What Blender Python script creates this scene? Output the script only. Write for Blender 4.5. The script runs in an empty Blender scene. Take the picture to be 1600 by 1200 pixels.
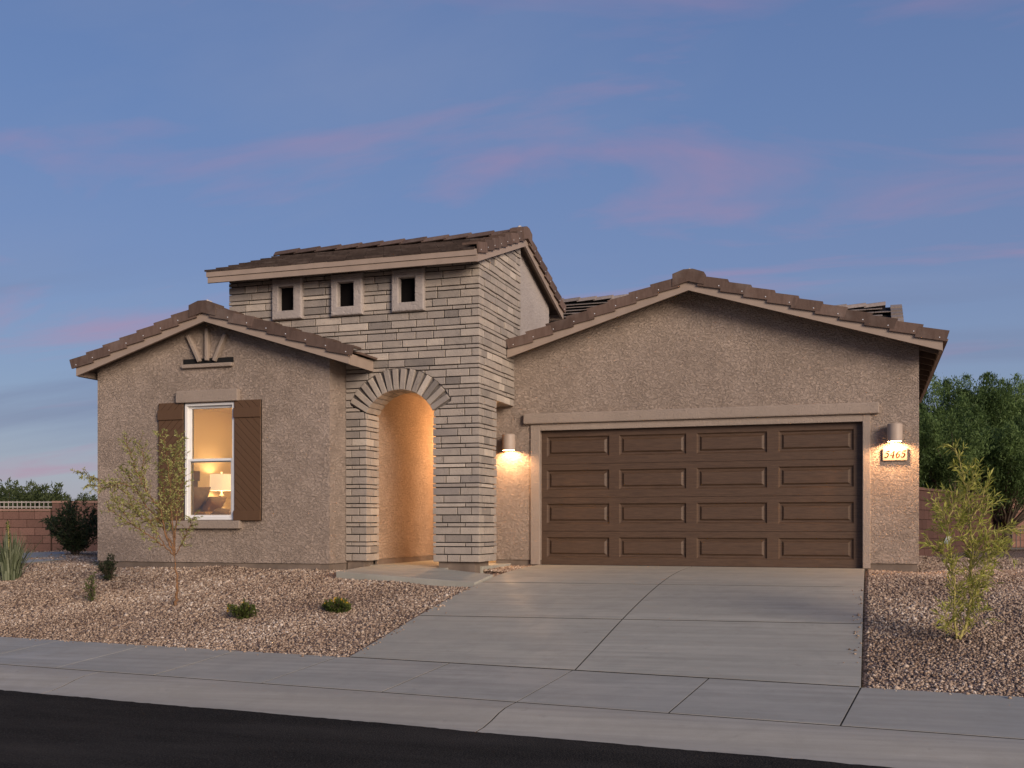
import bpy, math, random
import numpy as np
from mathutils import Matrix, Vector
R = math.radians
rnd = random.Random(7)
rng = np.random.default_rng(11)
scene = bpy.context.scene
COL = scene.collection

# ------------------------------------------------------------------ camera
F_PX, TH, YH = 1692.0, 0.319, 821.0          # focal length in pixels (1600 wide), heading, horizon row
CAM = (4.98, -16.52, 0.624)
cam = bpy.data.cameras.new('camera'); cam_o = bpy.data.objects.new('camera', cam); COL.objects.link(cam_o)
cam.sensor_width = 36; cam.lens = F_PX / 1600 * 36
cam.shift_y = (YH - 600) / 1600
cam.clip_start = 0.05; cam.clip_end = 5000
cam_o.location = CAM; cam_o.rotation_euler = (R(90), 0, TH)
scene.camera = cam_o

# ------------------------------------------------------------------ world (dusk sky) and sun
SUN_EL, SUN_AZ = 17.0, 50.0                  # degrees; azimuth to the right of straight in front of the house
world = bpy.data.worlds.new('World'); scene.world = world; world.use_nodes = True
def build_world():
    nt = world.node_tree; N = nt.nodes; L = nt.links
    bg = N['Background']
    sky = N.new('ShaderNodeTexSky'); sky.sky_type = 'NISHITA'; sky.sun_disc = False
    sky.sun_elevation = R(3.0); sky.sun_rotation = R(180 - SUN_AZ)
    sky.ozone_density = 3.5; sky.dust_density = 0.6; sky.air_density = 1.0
    tc = N.new('ShaderNodeTexCoord'); sep = N.new('ShaderNodeSeparateXYZ'); L.new(tc.outputs['Generated'], sep.inputs[0])
    def math_(op, a, b=None, clamp=False):
        m = N.new('ShaderNodeMath'); m.operation = op; m.use_clamp = clamp
        for i, v in enumerate((a, b)):
            if v is None: continue
            if isinstance(v, (int, float)): m.inputs[i].default_value = v
            else: L.new(v, m.inputs[i])
        return m.outputs[0]
    def mix(f, a, b, mode='MIX'):
        m = N.new('ShaderNodeMix'); m.data_type = 'RGBA'; m.blend_type = mode
        for i, v in ((0, f), (6, a), (7, b)):
            if isinstance(v, (int, float)): m.inputs[i].default_value = v
            elif isinstance(v, tuple): m.inputs[i].default_value = v + (1,)
            else: L.new(v, m.inputs[i])
        return m.outputs[2]
    def ramp(v, pts):
        r = N.new('ShaderNodeValToRGB'); L.new(v, r.inputs[0])
        while len(r.color_ramp.elements) < len(pts): r.color_ramp.elements.new(0.5)
        for e, (p, c) in zip(r.color_ramp.elements, pts): e.position = p; e.color = (c if isinstance(c, tuple) else (c, c, c)) + (1,)
        return r.outputs[0]
    up = math_('MAXIMUM', sep.outputs[2], 0.0)
    # dusk haze: the band above the horizon turns to lavender
    nish = mix(1.0, sky.outputs[0], (SKY_TINT[0], SKY_TINT[1], SKY_TINT[2]), 'MULTIPLY')
    dusk = ramp(up, [(0.0, (.47, .50, .65)), (.05, (.42, .475, .63)), (.12, (.30, .365, .54)), (.23, (.225, .285, .485)), (.35, (.18, .258, .47)), (.5, (.14, .215, .43)), (1.0, (.08, .15, .33))])
    col = mix(.70, nish, dusk)
    # thin streaked clouds, lit pink from below, on a flat layer overhead
    dz = math_('ADD', up, 0.16)
    cx = math_('DIVIDE', sep.outputs[0], dz); cy = math_('DIVIDE', sep.outputs[1], dz)
    comb = N.new('ShaderNodeCombineXYZ'); L.new(cx, comb.inputs[0]); L.new(cy, comb.inputs[1])
    def cloud(rot, scl, nscale, seed, lo, hi):
        mp = N.new('ShaderNodeMapping'); L.new(comb.outputs[0], mp.inputs[0]); mp.inputs['Rotation'].default_value = (0, 0, rot); mp.inputs['Scale'].default_value = scl; mp.inputs['Location'].default_value = (seed, seed * .7, 0)
        n = N.new('ShaderNodeTexNoise'); L.new(mp.outputs[0], n.inputs[0]); n.inputs['Scale'].default_value = nscale; n.inputs['Detail'].default_value = 6; n.inputs['Roughness'].default_value = .55; n.inputs['Distortion'].default_value = .5
        return ramp(n.outputs[0], [(lo, 0.0), (hi, 1.0)])
    c1 = cloud(-0.6, (0.9, 2.1, 1), 1.1, CLOUD_SEED[0], .52, .74)
    c2 = cloud(0.3, (0.7, 2.0, 1), 0.8, CLOUD_SEED[1], .50, .80)
    pinkf = math_('MULTIPLY', c1, 0.58)
    col = mix(math_('MULTIPLY', c2, 0.35), col, (0.30, 0.34, 0.50))
    low = ramp(up, [(0.02, 0.9), (0.12, 1.0), (0.5, 0.8)])
    col = mix(math_('MULTIPLY', pinkf, low), col, (0.50, 0.27, 0.40))
    # grey-blue cloud bank close to the horizon
    bank = cloud(0.2, (0.25, 1.2, 1), 1.1, CLOUD_SEED[2], .46, .66)
    bandf = ramp(up, [(0.05, 0.0), (0.10, 0.6), (0.16, 0.6), (0.24, 0.0)])
    col = mix(math_('MULTIPLY', bank, bandf), col, (0.19, 0.225, 0.37))
    L.new(col, bg.inputs['Color']); bg.inputs['Strength'].default_value = SKY_STRENGTH
SKY_TINT = (0.32, 0.285, 0.33); SKY_LOW = (0.40, 0.45, 0.66); SKY_STRENGTH = .92
CLOUD_SEED = (5.2, 8.4, 12.2)
build_world()
sun = bpy.data.lights.new('sun', 'SUN'); sun.energy = 3.8; sun.angle = R(26); sun.color = (1.0, 0.83, 0.68)
sun_o = bpy.data.objects.new('sun', sun); COL.objects.link(sun_o)
_d = Vector((-math.sin(R(SUN_AZ)) * math.cos(R(SUN_EL)), math.cos(R(SUN_AZ)) * math.cos(R(SUN_EL)), -math.sin(R(SUN_EL))))
sun_o.rotation_euler = _d.to_track_quat('-Z', 'Y').to_euler(); sun_o.location = (12, -20, 8)
vs = scene.view_settings; vs.view_transform = 'Standard'; vs.look = 'None'; vs.exposure = 0.0; vs.gamma = 1.0; vs.use_curve_mapping = False

# ------------------------------------------------------------------ pixel helpers (1600x1200 photograph)
_c, _s = math.cos(TH), math.sin(TH)
def ray(x, y):
    r = (x - 800) / F_PX
    return np.array([r * _c - _s, r * _s + _c, (YH - y) / F_PX])
def at_depth(x, y, z): return Vector(np.array(CAM) + ray(x, y) * z)         # z: distance along the view axis
def depth_of(P): return -(P[0] - CAM[0]) * _s + (P[1] - CAM[1]) * _c
def on_z(x, y, Z):
    d = ray(x, y); return Vector(np.array(CAM) + d * (Z - CAM[2]) / d[2])

# ------------------------------------------------------------------ materials
MATS = {}
class NB:
    def __init__(s, name):
        s.m = bpy.data.materials.new(name); s.m.use_nodes = True; s.nt = s.m.node_tree; s.N = s.nt.nodes; s.L = s.nt.links
        s.b = s.N['Principled BSDF']; s.out = s.N['Material Output']; MATS[name] = s.m
        s.geo = s.N.new('ShaderNodeNewGeometry')
    def put(s, sock, v):
        if isinstance(v, (int, float)): sock.default_value = v
        elif isinstance(v, tuple): sock.default_value = v + (1,) if len(v) == 3 and sock.type == 'RGBA' else v
        else: s.L.new(v, sock)
    def set(s, **k):
        names = dict(color='Base Color', rough='Roughness', metal='Metallic', spec='Specular IOR Level', alpha='Alpha', emis='Emission Color', estr='Emission Strength', normal='Normal')
        for a, v in k.items(): s.put(s.b.inputs[names[a]], v)
        return s
    def pos(s, scale=(1, 1, 1), rot=(0, 0, 0), obj=False):
        m = s.N.new('ShaderNodeMapping'); m.inputs['Scale'].default_value = scale; m.inputs['Rotation'].default_value = rot
        if obj: t = s.N.new('ShaderNodeTexCoord'); s.L.new(t.outputs['Object'], m.inputs[0])
        else: s.L.new(s.geo.outputs['Position'], m.inputs[0])
        return m.outputs[0]
    def noise(s, vec, scale, detail=4, rough=.55, dist=0.0):
        n = s.N.new('ShaderNodeTexNoise'); s.L.new(vec, n.inputs[0]); n.inputs['Scale'].default_value = scale; n.inputs['Detail'].default_value = detail; n.inputs['Roughness'].default_value = rough; n.inputs['Distortion'].default_value = dist
        return n.outputs[0]
    def voro(s, vec, scale, feature='F1', out=0):
        n = s.N.new('ShaderNodeTexVoronoi'); n.feature = feature; s.L.new(vec, n.inputs[0]); n.inputs['Scale'].default_value = scale
        return n.outputs[out]
    def ramp(s, v, pts, interp='LINEAR'):
        r = s.N.new('ShaderNodeValToRGB'); s.L.new(v, r.inputs[0]); r.color_ramp.interpolation = interp
        while len(r.color_ramp.elements) < len(pts): r.color_ramp.elements.new(0.5)
        for e, (p, c) in zip(r.color_ramp.elements, pts): e.position = p; e.color = (c if isinstance(c, tuple) else (c, c, c)) + (1,)
        return r.outputs[0]
    def math(s, op, a, b=None, clamp=False):
        m = s.N.new('ShaderNodeMath'); m.operation = op; m.use_clamp = clamp; s.put(m.inputs[0], a)
        if b is not None: s.put(m.inputs[1], b)
        return m.outputs[0]
    def mix(s, f, a, b, mode='MIX'):
        m = s.N.new('ShaderNodeMix'); m.data_type = 'RGBA'; m.blend_type = mode
        s.put(m.inputs[0], f); s.put(m.inputs[6], a); s.put(m.inputs[7], b); return m.outputs[2]
    def rand(s):
        o = s.N.new('ShaderNodeObjectInfo'); return o.outputs['Random']
    def attr(s, name):
        a = s.N.new('ShaderNodeAttribute'); a.attribute_name = name; return a.outputs['Fac']
    def bump(s, h, strength=.5, dist=.01, chain=None):
        b = s.N.new('ShaderNodeBump'); b.inputs['Strength'].default_value = strength; b.inputs['Distance'].default_value = dist; s.L.new(h, b.inputs['Height'])
        if chain is not None: s.L.new(chain, b.inputs['Normal'])
        return b.outputs[0]

def stucco(name, c0, c1, strength=1.0, size=26.0):
    n = NB(name)
    p = n.pos(); pd = n.pos(scale=(1, 1, 1.35))
    big = n.noise(p, .7, 3); mid = n.noise(p, 5, 3)
    col = n.mix(n.ramp(n.math('ADD', n.math('MULTIPLY', big, .6), n.math('MULTIPLY', n.noise(p, 2.3, 4, .6), .4)), [(.40, 0.0), (.60, 1.0)]), c0, c1)
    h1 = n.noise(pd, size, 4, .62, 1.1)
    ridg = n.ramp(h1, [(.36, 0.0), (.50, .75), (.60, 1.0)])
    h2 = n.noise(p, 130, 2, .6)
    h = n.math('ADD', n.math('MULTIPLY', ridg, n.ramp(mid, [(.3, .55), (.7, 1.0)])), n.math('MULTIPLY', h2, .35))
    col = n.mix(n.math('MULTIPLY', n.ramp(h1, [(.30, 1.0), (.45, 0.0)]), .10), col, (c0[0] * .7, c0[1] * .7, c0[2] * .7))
    n.set(color=col, rough=.93, spec=.2, normal=n.bump(h, strength, .024))
    return n.m
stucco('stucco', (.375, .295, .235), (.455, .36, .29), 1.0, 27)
stucco('stucco_trim', (.335, .27, .218), (.375, .30, .243), .5, 40)
stucco('stucco_entry', (.42, .31, .225), (.46, .34, .25), 1.0)
stucco('stucco_grey', (.36, .315, .285), (.42, .37, .335), .5, 14)

def plain(name, c, rough=.6, var=.12, scale=6, bump=0.0, bscale=60, metal=0, spec=.4, rv=.0):
    n = NB(name); p = n.pos()
    f = n.noise(p, scale, 4)
    col = n.mix(n.ramp(f, [(.3, 0.0), (.7, 1.0)]), tuple(x * (1 - var) for x in c), tuple(min(1, x * (1 + var)) for x in c))
    if rv: col = n.mix(n.math('MULTIPLY', n.rand(), rv), col, tuple(x * .45 for x in c))
    n.set(color=col, rough=rough, metal=metal, spec=spec)
    if bump: n.set(normal=n.bump(n.noise(p, bscale, 3), bump, .01))
    return n.m
plain('fascia_paint', (.325, .25, .195), .6, .08, 4, .15, 90)
plain('mortar_shade_dark', (.007, .006, .006), .95, .3, 20, .6, 80)  # joints and mortar; also painted shade under rear tiles and above the ledge
plain('foundation', (.17, .13, .10), .9, .25, 4, .5, 60)
plain('soffit_wood', (.12, .09, .068), .85, .25, 7, .2, 60)
plain('mortar_light', (.55, .50, .44), .95, .25, 14, .8, 60)
plain('white_vinyl', (.78, .77, .74), .35, .03, 5)
plain('black_void', (.006, .005, .005), .9, .1, 5, spec=.05)
plain('screw', (.75, .74, .72), .3, .02, 5, metal=.2)
plain('lamp_metal', (.40, .315, .25), .5, .06, 9)
plain('plaque', (.30, .245, .185), .6, .06, 12, .2, 70)
plain('plaque_ink', (.03, .009, .003), .9, .1, 20, spec=.02)
plain('fence_paint', (.42, .37, .32), .6, .1, 8)
plain('iron', (.03, .028, .026), .5, .2, 10)
plain('interior_wall', (.74, .60, .40), .9, .03, 2)
plain('interior_floor', (.20, .13, .08), .6, .2, 5)
plain('bed_cloth', (.33, .25, .20), .95, .12, 9, .5, 35)
plain('pillow_cloth', (.23, .18, .16), .95, .15, 12, .5, 30)
plain('blanket_tan', (.55, .38, .24), .95, .12, 12, .4, 40)
plain('dark_wood', (.10, .055, .03), .45, .3, 8)
plain('lamp_ceramic', (.80, .72, .58), .25, .03, 5)
plain('curtain', (.45, .46, .52), .9, .1, 8)
plain('paint_door', (.16, .10, .06), .5, .15, 5)

def stone_mat():
    n = NB('stone'); r = n.rand(); p = n.pos()
    base = n.ramp(r, [(0.0, (.225, .197, .17)), (.2, (.385, .33, .275)), (.38, (.30, .262, .228)), (.60, (.45, .382, .312)), (.78, (.35, .30, .252)), (1.0, (.57, .49, .40))])
    a = n.noise(p, 7, 4); b = n.noise(p, 55, 4, .6)
    col = n.mix(n.ramp(a, [(.35, 0.0), (.68, .55)]), base, n.mix(1.0, base, (.72, .73, .76), 'MULTIPLY'))
    col = n.mix(n.ramp(b, [(.28, .55), (.42, 0.0)]), col, n.mix(1.0, base, (.45, .42, .40), 'MULTIPLY'))
    n.set(color=col, rough=.88, spec=.25, normal=n.bump(n.math('ADD', n.math('MULTIPLY', a, .8), b), .8, .016))
stone_mat()
def tile_mat(name, c):
    n = NB(name); r = n.rand(); p = n.pos()
    base = n.mix(n.ramp(r, [(0.0, 0.0), (1.0, 1.0)]), tuple(x * .72 for x in c), tuple(x * 1.25 for x in c))
    st = n.noise(n.pos(scale=(1, 1, .25)), 22, 4)
    col = n.mix(n.ramp(st, [(.35, .45), (.6, 0.0)]), base, n.mix(1.0, base, (.55, .5, .48), 'MULTIPLY'))
    col = n.mix(n.ramp(n.noise(p, 3.0, 3), [(.55, 0.0), (.75, .35)]), col, (.22, .18, .155))
    n.set(color=col, rough=.85, spec=.25, normal=n.bump(n.noise(p, 60, 4), .4, .008))
tile_mat('roof_tile', (.135, .090, .070))
tile_mat('roof_tile_shaded', (.078, .056, .046))  # darker copy: shade of the unlit tower slope is in the colour
tile_mat('rear_tile_skylit', (.30, .25, .215))  # paler copy: sky reflection on the tile tops is in the colour

def concrete(name, c, streak_rot, seed=0.0):
    n = NB(name); p = n.pos()
    big = n.noise(p, .55, 4, .6); mid = n.noise(p, 2.6, 5, .6, .4); fine = n.noise(p, 120, 3)
    st = n.noise(n.pos(scale=(.35, 7, 1), rot=(0, 0, streak_rot)), 1.6, 5, .6)
    brush = n.noise(n.pos(scale=(2, 160, 1), rot=(0, 0, streak_rot)), 1.5, 2)
    col = n.mix(n.ramp(st, [(.30, 0.0), (.70, 1.0)]), tuple(x * .76 for x in c), tuple(x * 1.16 for x in c))
    band = n.noise(n.pos(scale=(.12, 1.5, 1), rot=(0, 0, streak_rot)), 1.3, 3, .5)
    col = n.mix(n.ramp(band, [(.40, .35), (.56, 0.0)]), col, tuple(x * .70 for x in c))
    col = n.mix(n.ramp(mid, [(.44, 0.0), (.68, .45)]), col, tuple(x * .62 for x in c))
    spot = n.noise(p, 9, 2, .4)
    col = n.mix(n.ramp(spot, [(.70, 0.0), (.78, .4)]), col, tuple(x * .5 for x in c))
    col = n.mix(n.ramp(big, [(.40, .35), (.6, 0.0)]), col, (c[0] * .82, c[1] * .84, c[2] * .86))
    col = n.mix(n.math('MULTIPLY', n.rand(), .28), col, tuple(x * .72 for x in c))
    col = n.mix(n.ramp(fine, [(.30, .25), (.45, 0.0)]), col, tuple(x * .55 for x in c))
    n.set(color=col, rough=n.ramp(mid, [(.3, .55), (.7, .8)]), spec=.42, normal=n.bump(n.math('ADD', brush, n.math('MULTIPLY', fine, .6)), .28, .004))
concrete('concrete_drive', (.40, .38, .315), R(-2))
concrete('concrete_walk', (.385, .367, .312), R(-6))
concrete('concrete_kerb', (.42, .385, .315), R(-6))
def asphalt():
    n = NB('asphalt'); p = n.pos()
    v = n.voro(p, 70); big = n.noise(n.pos(scale=(.35, 1.2, 1), rot=(0, 0, R(-6))), 1.1, 5, .6); fine = n.noise(p, 60, 3)
    col = n.mix(n.ramp(v, [(.1, 1.0), (.55, 0.0)]), (.022, .020, .0175), (.056, .050, .043))
    col = n.mix(n.ramp(fine, [(.60, 0.0), (.72, .6)]), col, (.10, .088, .075))
    col = n.mix(n.ramp(big, [(.42, 0.0), (.72, .55)]), col, (.070, .061, .052))
    n.set(color=col, rough=1.0, spec=.03, normal=n.bump(v, .9, .008))
asphalt()
def door_mat():
    n = NB('door_brown'); p = n.pos(scale=(1, 1, 1))
    g = n.noise(n.pos(scale=(2.2, 2.2, 75)), 2.2, 5, .65, .6); g2 = n.noise(n.pos(scale=(7, 7, 320)), 2.0, 3, .6)
    col = n.mix(n.ramp(g, [(.38, 0.0), (.62, 1.0)]), (.060, .035, .021), (.104, .062, .037))
    col = n.mix(n.ramp(g2, [(.62, 0.0), (.78, .5)]), col, (.20, .125, .072))
    n.set(color=col, rough=.5, spec=.4, normal=n.bump(n.math('ADD', g, n.math('MULTIPLY', g2, .7)), .35, .004))
door_mat()
def shutter_mat():
    n = NB('shutter_brown')
    g = n.noise(n.pos(scale=(30, 30, 3)), 2.0, 4)
    n.set(color=n.mix(g, (.085, .045, .022), (.125, .070, .036)), rough=.55, spec=.35, normal=n.bump(g, .25, .005))
shutter_mat()
def gravel_mats():
    n = NB('gravel_stone'); t = n.attr('tint')
    col = n.ramp(t, [(0.0, (.105, .068, .047)), (.2, (.215, .148, .105)), (.45, (.335, .242, .175)), (.70, (.42, .315, .228)), (.88, (.52, .41, .31)), (1.0, (.66, .56, .46))])
    n.set(color=col, rough=.9, spec=.2)
    n = NB('gravel_bed'); p = n.pos()
    v = n.N.new('ShaderNodeTexVoronoi'); n.L.new(p, v.inputs[0]); v.inputs['Scale'].default_value = 38
    sepc = n.N.new('ShaderNodeSeparateColor'); n.L.new(v.outputs['Color'], sepc.inputs[0])
    col = n.ramp(sepc.outputs[0], [(0.0, (.10, .065, .05)), (.3, (.24, .165, .13)), (.65, (.34, .24, .19)), (1.0, (.46, .35, .28))])
    col = n.mix(n.ramp(v.outputs['Distance'], [(.35, 0.0), (.7, .8)]), col, (.05, .035, .028))
    n.set(color=col, rough=.95, spec=.15, normal=n.bump(v.outputs['Distance'], 1.0, -.02))
gravel_mats()
def block_mat(name, c):
    n = NB(name); r = n.rand(); p = n.pos()
    base = n.mix(r, tuple(x * .8 for x in c), tuple(x * 1.15 for x in c))
    f = n.noise(p, 30, 4)
    n.set(color=n.mix(n.ramp(f, [(.3, .4), (.6, 0.0)]), base, tuple(x * .5 for x in c)), rough=.95, spec=.2, normal=n.bump(f, .6, .01))
block_mat('block', (.225, .125, .095)); block_mat('block_shaded', (.105, .055, .042)); block_mat('block_cap_shaded', (.14, .075, .058)); block_mat('block_cap', (.37, .22, .165)); plain('block_joint', (.13, .08, .06), .95, .2, 20)  # the darker block and cap copies carry tree shade in their colour
def leaf_mat(name, pts, trans=.35):
    n = NB(name); t = n.attr('tint')
    col = n.ramp(t, pts)
    n.set(color=col, rough=.6, spec=.25)
    tr = n.N.new('ShaderNodeBsdfTranslucent'); n.L.new(col, tr.inputs[0])
    mx = n.N.new('ShaderNodeMixShader'); mx.inputs[0].default_value = trans
    n.L.new(n.b.outputs[0], mx.inputs[1]); n.L.new(tr.outputs[0], mx.inputs[2]); n.L.new(mx.outputs[0], n.out.inputs[0])
leaf_mat('leaf_paloverde', [(0, (.15, .17, .045)), (.5, (.36, .37, .12)), (1, (.58, .55, .24))])
leaf_mat('leaf_willow', [(0, (.13, .16, .025)), (.5, (.38, .39, .075)), (1, (.62, .59, .18))], .45)
leaf_mat('leaf_mesquite', [(0, (.03, .055, .016)), (.5, (.095, .15, .045)), (1, (.18, .26, .085))])
leaf_mat('leaf_far', [(0, (.04, .055, .018)), (.5, (.075, .10, .035)), (1, (.12, .145, .06))])
leaf_mat('leaf_dark', [(0, (.02, .03, .012)), (.6, (.05, .07, .03)), (1, (.10, .12, .05))])
leaf_mat('leaf_low', [(0, (.04, .065, .012)), (.5, (.09, .125, .025)), (1, (.16, .19, .05))])
leaf_mat('leaf_blade', [(0, (.05, .065, .03)), (.5, (.12, .14, .075)), (1, (.22, .24, .15))], .15)
leaf_mat('petal', [(0, (.55, .30, .02)), (1, (.80, .55, .05))])
plain('bark', (.20, .105, .05), .9, .35, 25, .8, 60)
plain('bark_dark', (.09, .065, .045), .9, .3, 15, .8, 40)
plain('twig_green', (.36, .31, .10), .8, .3, 20)
def glass():
    n = NB('window_glass')
    gl = n.N.new('ShaderNodeBsdfGlossy'); gl.inputs['Roughness'].default_value = .01
    tr = n.N.new('ShaderNodeBsdfTransparent'); tr.inputs[0].default_value = (.95, .96, .95, 1)
    fr = n.N.new('ShaderNodeFresnel'); fr.inputs[0].default_value = 1.52
    mx = n.N.new('ShaderNodeMixShader'); n.L.new(n.math('MULTIPLY', fr.outputs[0], 1.15, True), mx.inputs[0]); n.L.new(tr.outputs[0], mx.inputs[1]); n.L.new(gl.outputs[0], mx.inputs[2]); n.L.new(mx.outputs[0], n.out.inputs[0])
glass()
def emit(name, c, strength, base=(.8, .7, .55)):
    n = NB(name); n.set(color=base, emis=c, estr=strength, rough=.6)
emit('lamp_lens', (1.0, .72, .42), 9.0)
emit('lamp_shade', (1.0, .70, .42), .85)

# ------------------------------------------------------------------ mesh helpers
def raw_mesh(name, verts, faces, mats, fmat=None):
    me = bpy.data.meshes.new(name)
    me.from_pydata([tuple(v) for v in verts], [], [tuple(f) for f in faces])
    for m in (mats if isinstance(mats, (list, tuple)) else [mats]): me.materials.append(MATS[m])
    if fmat: me.polygons.foreach_set('material_index', fmat)
    me.update(); return me
def link(name, me, parent=None, matrix=None):
    o = bpy.data.objects.new(name, me); COL.objects.link(o)
    if parent is not None: o.parent = parent
    if matrix is not None: o.matrix_basis = matrix
    return o
def tag(o, label=None, cat=None, group=None, kind=None):
    if label: o['label'] = label
    if cat: o['category'] = cat
    if group: o['group'] = group
    if kind: o['kind'] = kind
    return o
def empty(name, loc=(0, 0, 0)):
    o = bpy.data.objects.new(name, None); COL.objects.link(o); o.location = loc; o.empty_display_size = .2; return o
def bevel(o, w, seg=2):
    m = o.modifiers.new('bevel', 'BEVEL'); m.width = w; m.segments = seg; m.limit_method = 'ANGLE'; m.angle_limit = R(40)
    return o
class MB:
    """collects pieces of one mesh; coordinates are world coordinates (parents stand at the origin)"""
    def __init__(s): s.v = []; s.f = []; s.m = []
    def add(s, verts, faces, mi=0):
        k = len(s.v); s.v += [tuple(v) for v in verts]; s.f += [tuple(i + k for i in f) for f in faces]; s.m += [mi] * len(faces); return s
    def box(s, x0, x1, y0, y1, z0, z1, mi=0):
        return s.add([(x0, y0, z0), (x1, y0, z0), (x1, y1, z0), (x0, y1, z0), (x0, y0, z1), (x1, y0, z1), (x1, y1, z1), (x0, y1, z1)],
                     [(0, 3, 2, 1), (4, 5, 6, 7), (0, 1, 5, 4), (1, 2, 6, 5), (2, 3, 7, 6), (3, 0, 4, 7)], mi)
    def prism(s, poly, fn, mi=0, bev=0.0):
        """poly: 2-D outline (a, b) anticlockwise seen from outside; fn(a, b, d) -> xyz with d = 0 at the outer face and 1 at the back"""
        n = len(poly); ca = sum(p[0] for p in poly) / n; cb = sum(p[1] for p in poly) / n
        if bev > 0:
            ins = []
            for a, b in poly:
                da, db = ca - a, cb - b; l = max(1e-6, math.hypot(da, db))
                ins.append((a + math.copysign(min(bev, abs(da)), da), b + math.copysign(min(bev, abs(db)), db)))
            v = [fn(a, b, 0.0) for a, b in ins] + [fn(a, b, -1.0) for a, b in poly] + [fn(a, b, 1.0) for a, b in poly]
            f = [tuple(range(n))] + [(i, n + i, n + (i + 1) % n, (i + 1) % n) for i in range(n)] + [(n + i, 2 * n + i, 2 * n + (i + 1) % n, n + (i + 1) % n) for i in range(n)] + [tuple(range(3 * n - 1, 2 * n - 1, -1))]
        else:
            v = [fn(a, b, 0.0) for a, b in poly] + [fn(a, b, 1.0) for a, b in poly]
            f = [tuple(range(n))] + [(i, n + i, n + (i + 1) % n, (i + 1) % n) for i in range(n)] + [tuple(range(2 * n - 1, n - 1, -1))]
        return s.add(v, f, mi)
    def tube(s, pts, radii, n=6, mi=0, cap=True):
        pts = [Vector(p) for p in pts]; rings = []
        for i, p in enumerate(pts):
            t = (pts[min(i + 1, len(pts) - 1)] - pts[max(i - 1, 0)])
            t = t.normalized() if t.length > 1e-6 else Vector((0, 0, 1))
            a = t.orthogonal().normalized() if i == 0 else (a - t * a.dot(t)).normalized()
            b = t.cross(a); r = radii[i]
            rings.append([p + (a * math.cos(2 * math.pi * k / n) + b * math.sin(2 * math.pi * k / n)) * r for k in range(n)])
        k0 = len(s.v)
        for r_ in rings: s.v += [tuple(q) for q in r_]
        for i in range(len(rings) - 1):
            for k in range(n):
                s.f.append((k0 + i * n + k, k0 + i * n + (k + 1) % n, k0 + (i + 1) * n + (k + 1) % n, k0 + (i + 1) * n + k)); s.m.append(mi)
        if cap:
            s.f.append(tuple(k0 + k for k in range(n - 1, -1, -1))); s.m.append(mi)
            s.f.append(tuple(k0 + (len(rings) - 1) * n + k for k in range(n))); s.m.append(mi)
        return s
    def lathe(s, prof, c, n=20, a0=0.0, a1=2 * math.pi, mi=0):
        k0 = len(s.v); full = abs(a1 - a0 - 2 * math.pi) < 1e-6; m = n if full else n + 1
        for r, z in prof:
            for k in range(m):
                a = a0 + (a1 - a0) * k / n; s.v.append((c[0] + r * math.cos(a), c[1] + r * math.sin(a), c[2] + z))
        for i in range(len(prof) - 1):
            for k in range(n):
                k2 = (k + 1) % m
                s.f.append((k0 + i * m + k, k0 + i * m + k2, k0 + (i + 1) * m + k2, k0 + (i + 1) * m + k)); s.m.append(mi)
        return s
    def rects(s, loops, mi=0, cap=True):
        """loft of upright rectangles (x0, x1, z0, z1, y)"""
        k0 = len(s.v)
        for x0, x1, z0, z1, y in loops: s.v += [(x0, y, z0), (x1, y, z0), (x1, y, z1), (x0, y, z1)]
        for i in range(len(loops) - 1):
            for k in range(4):
                s.f.append((k0 + i * 4 + k, k0 + i * 4 + (k + 1) % 4, k0 + (i + 1) * 4 + (k + 1) % 4, k0 + (i + 1) * 4 + k)); s.m.append(mi)
        if cap: k = k0 + 4 * (len(loops) - 1); s.f.append((k, k + 1, k + 2, k + 3)); s.m.append(mi)
        return s
    def build(s, name, mats, parent=None, smooth=False):
        me = raw_mesh(name, s.v, s.f, mats, s.m)
        if smooth: me.polygons.foreach_set('use_smooth', [True] * len(me.polygons))
        return link(name, me, parent)
def box(name, mat, parent, x0, x1, y0, y1, z0, z1, bev=0.0):
    o = MB().box(x0, x1, y0, y1, z0, z1).build(name, mat, parent)
    if bev: bevel(o, bev)
    return o
XZ = lambda y0, y1: (lambda a, b, d: (a, y0 + (y1 - y0) * d, b))        # outline in x, z; outer face at y0
def np_mesh(name, V, Fq, mat, tint=None):
    """fast mesh from arrays; Fq: faces of one size"""
    me = bpy.data.meshes.new(name); n, k = Fq.shape
    me.vertices.add(len(V)); me.vertices.foreach_set('co', np.ascontiguousarray(V, dtype=np.float32).ravel())
    me.loops.add(n * k); me.loops.foreach_set('vertex_index', np.ascontiguousarray(Fq, dtype=np.int32).ravel())
    me.polygons.add(n); me.polygons.foreach_set('loop_start', np.arange(0, n * k, k, dtype=np.int32))
    for m in (mat if isinstance(mat, (list, tuple)) else [mat]): me.materials.append(MATS[m])
    if tint is not None:
        a = me.attributes.new('tint', 'FLOAT', 'FACE'); a.data.foreach_set('value', np.ascontiguousarray(tint, dtype=np.float32))
    me.update(calc_edges=True); return me

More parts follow.
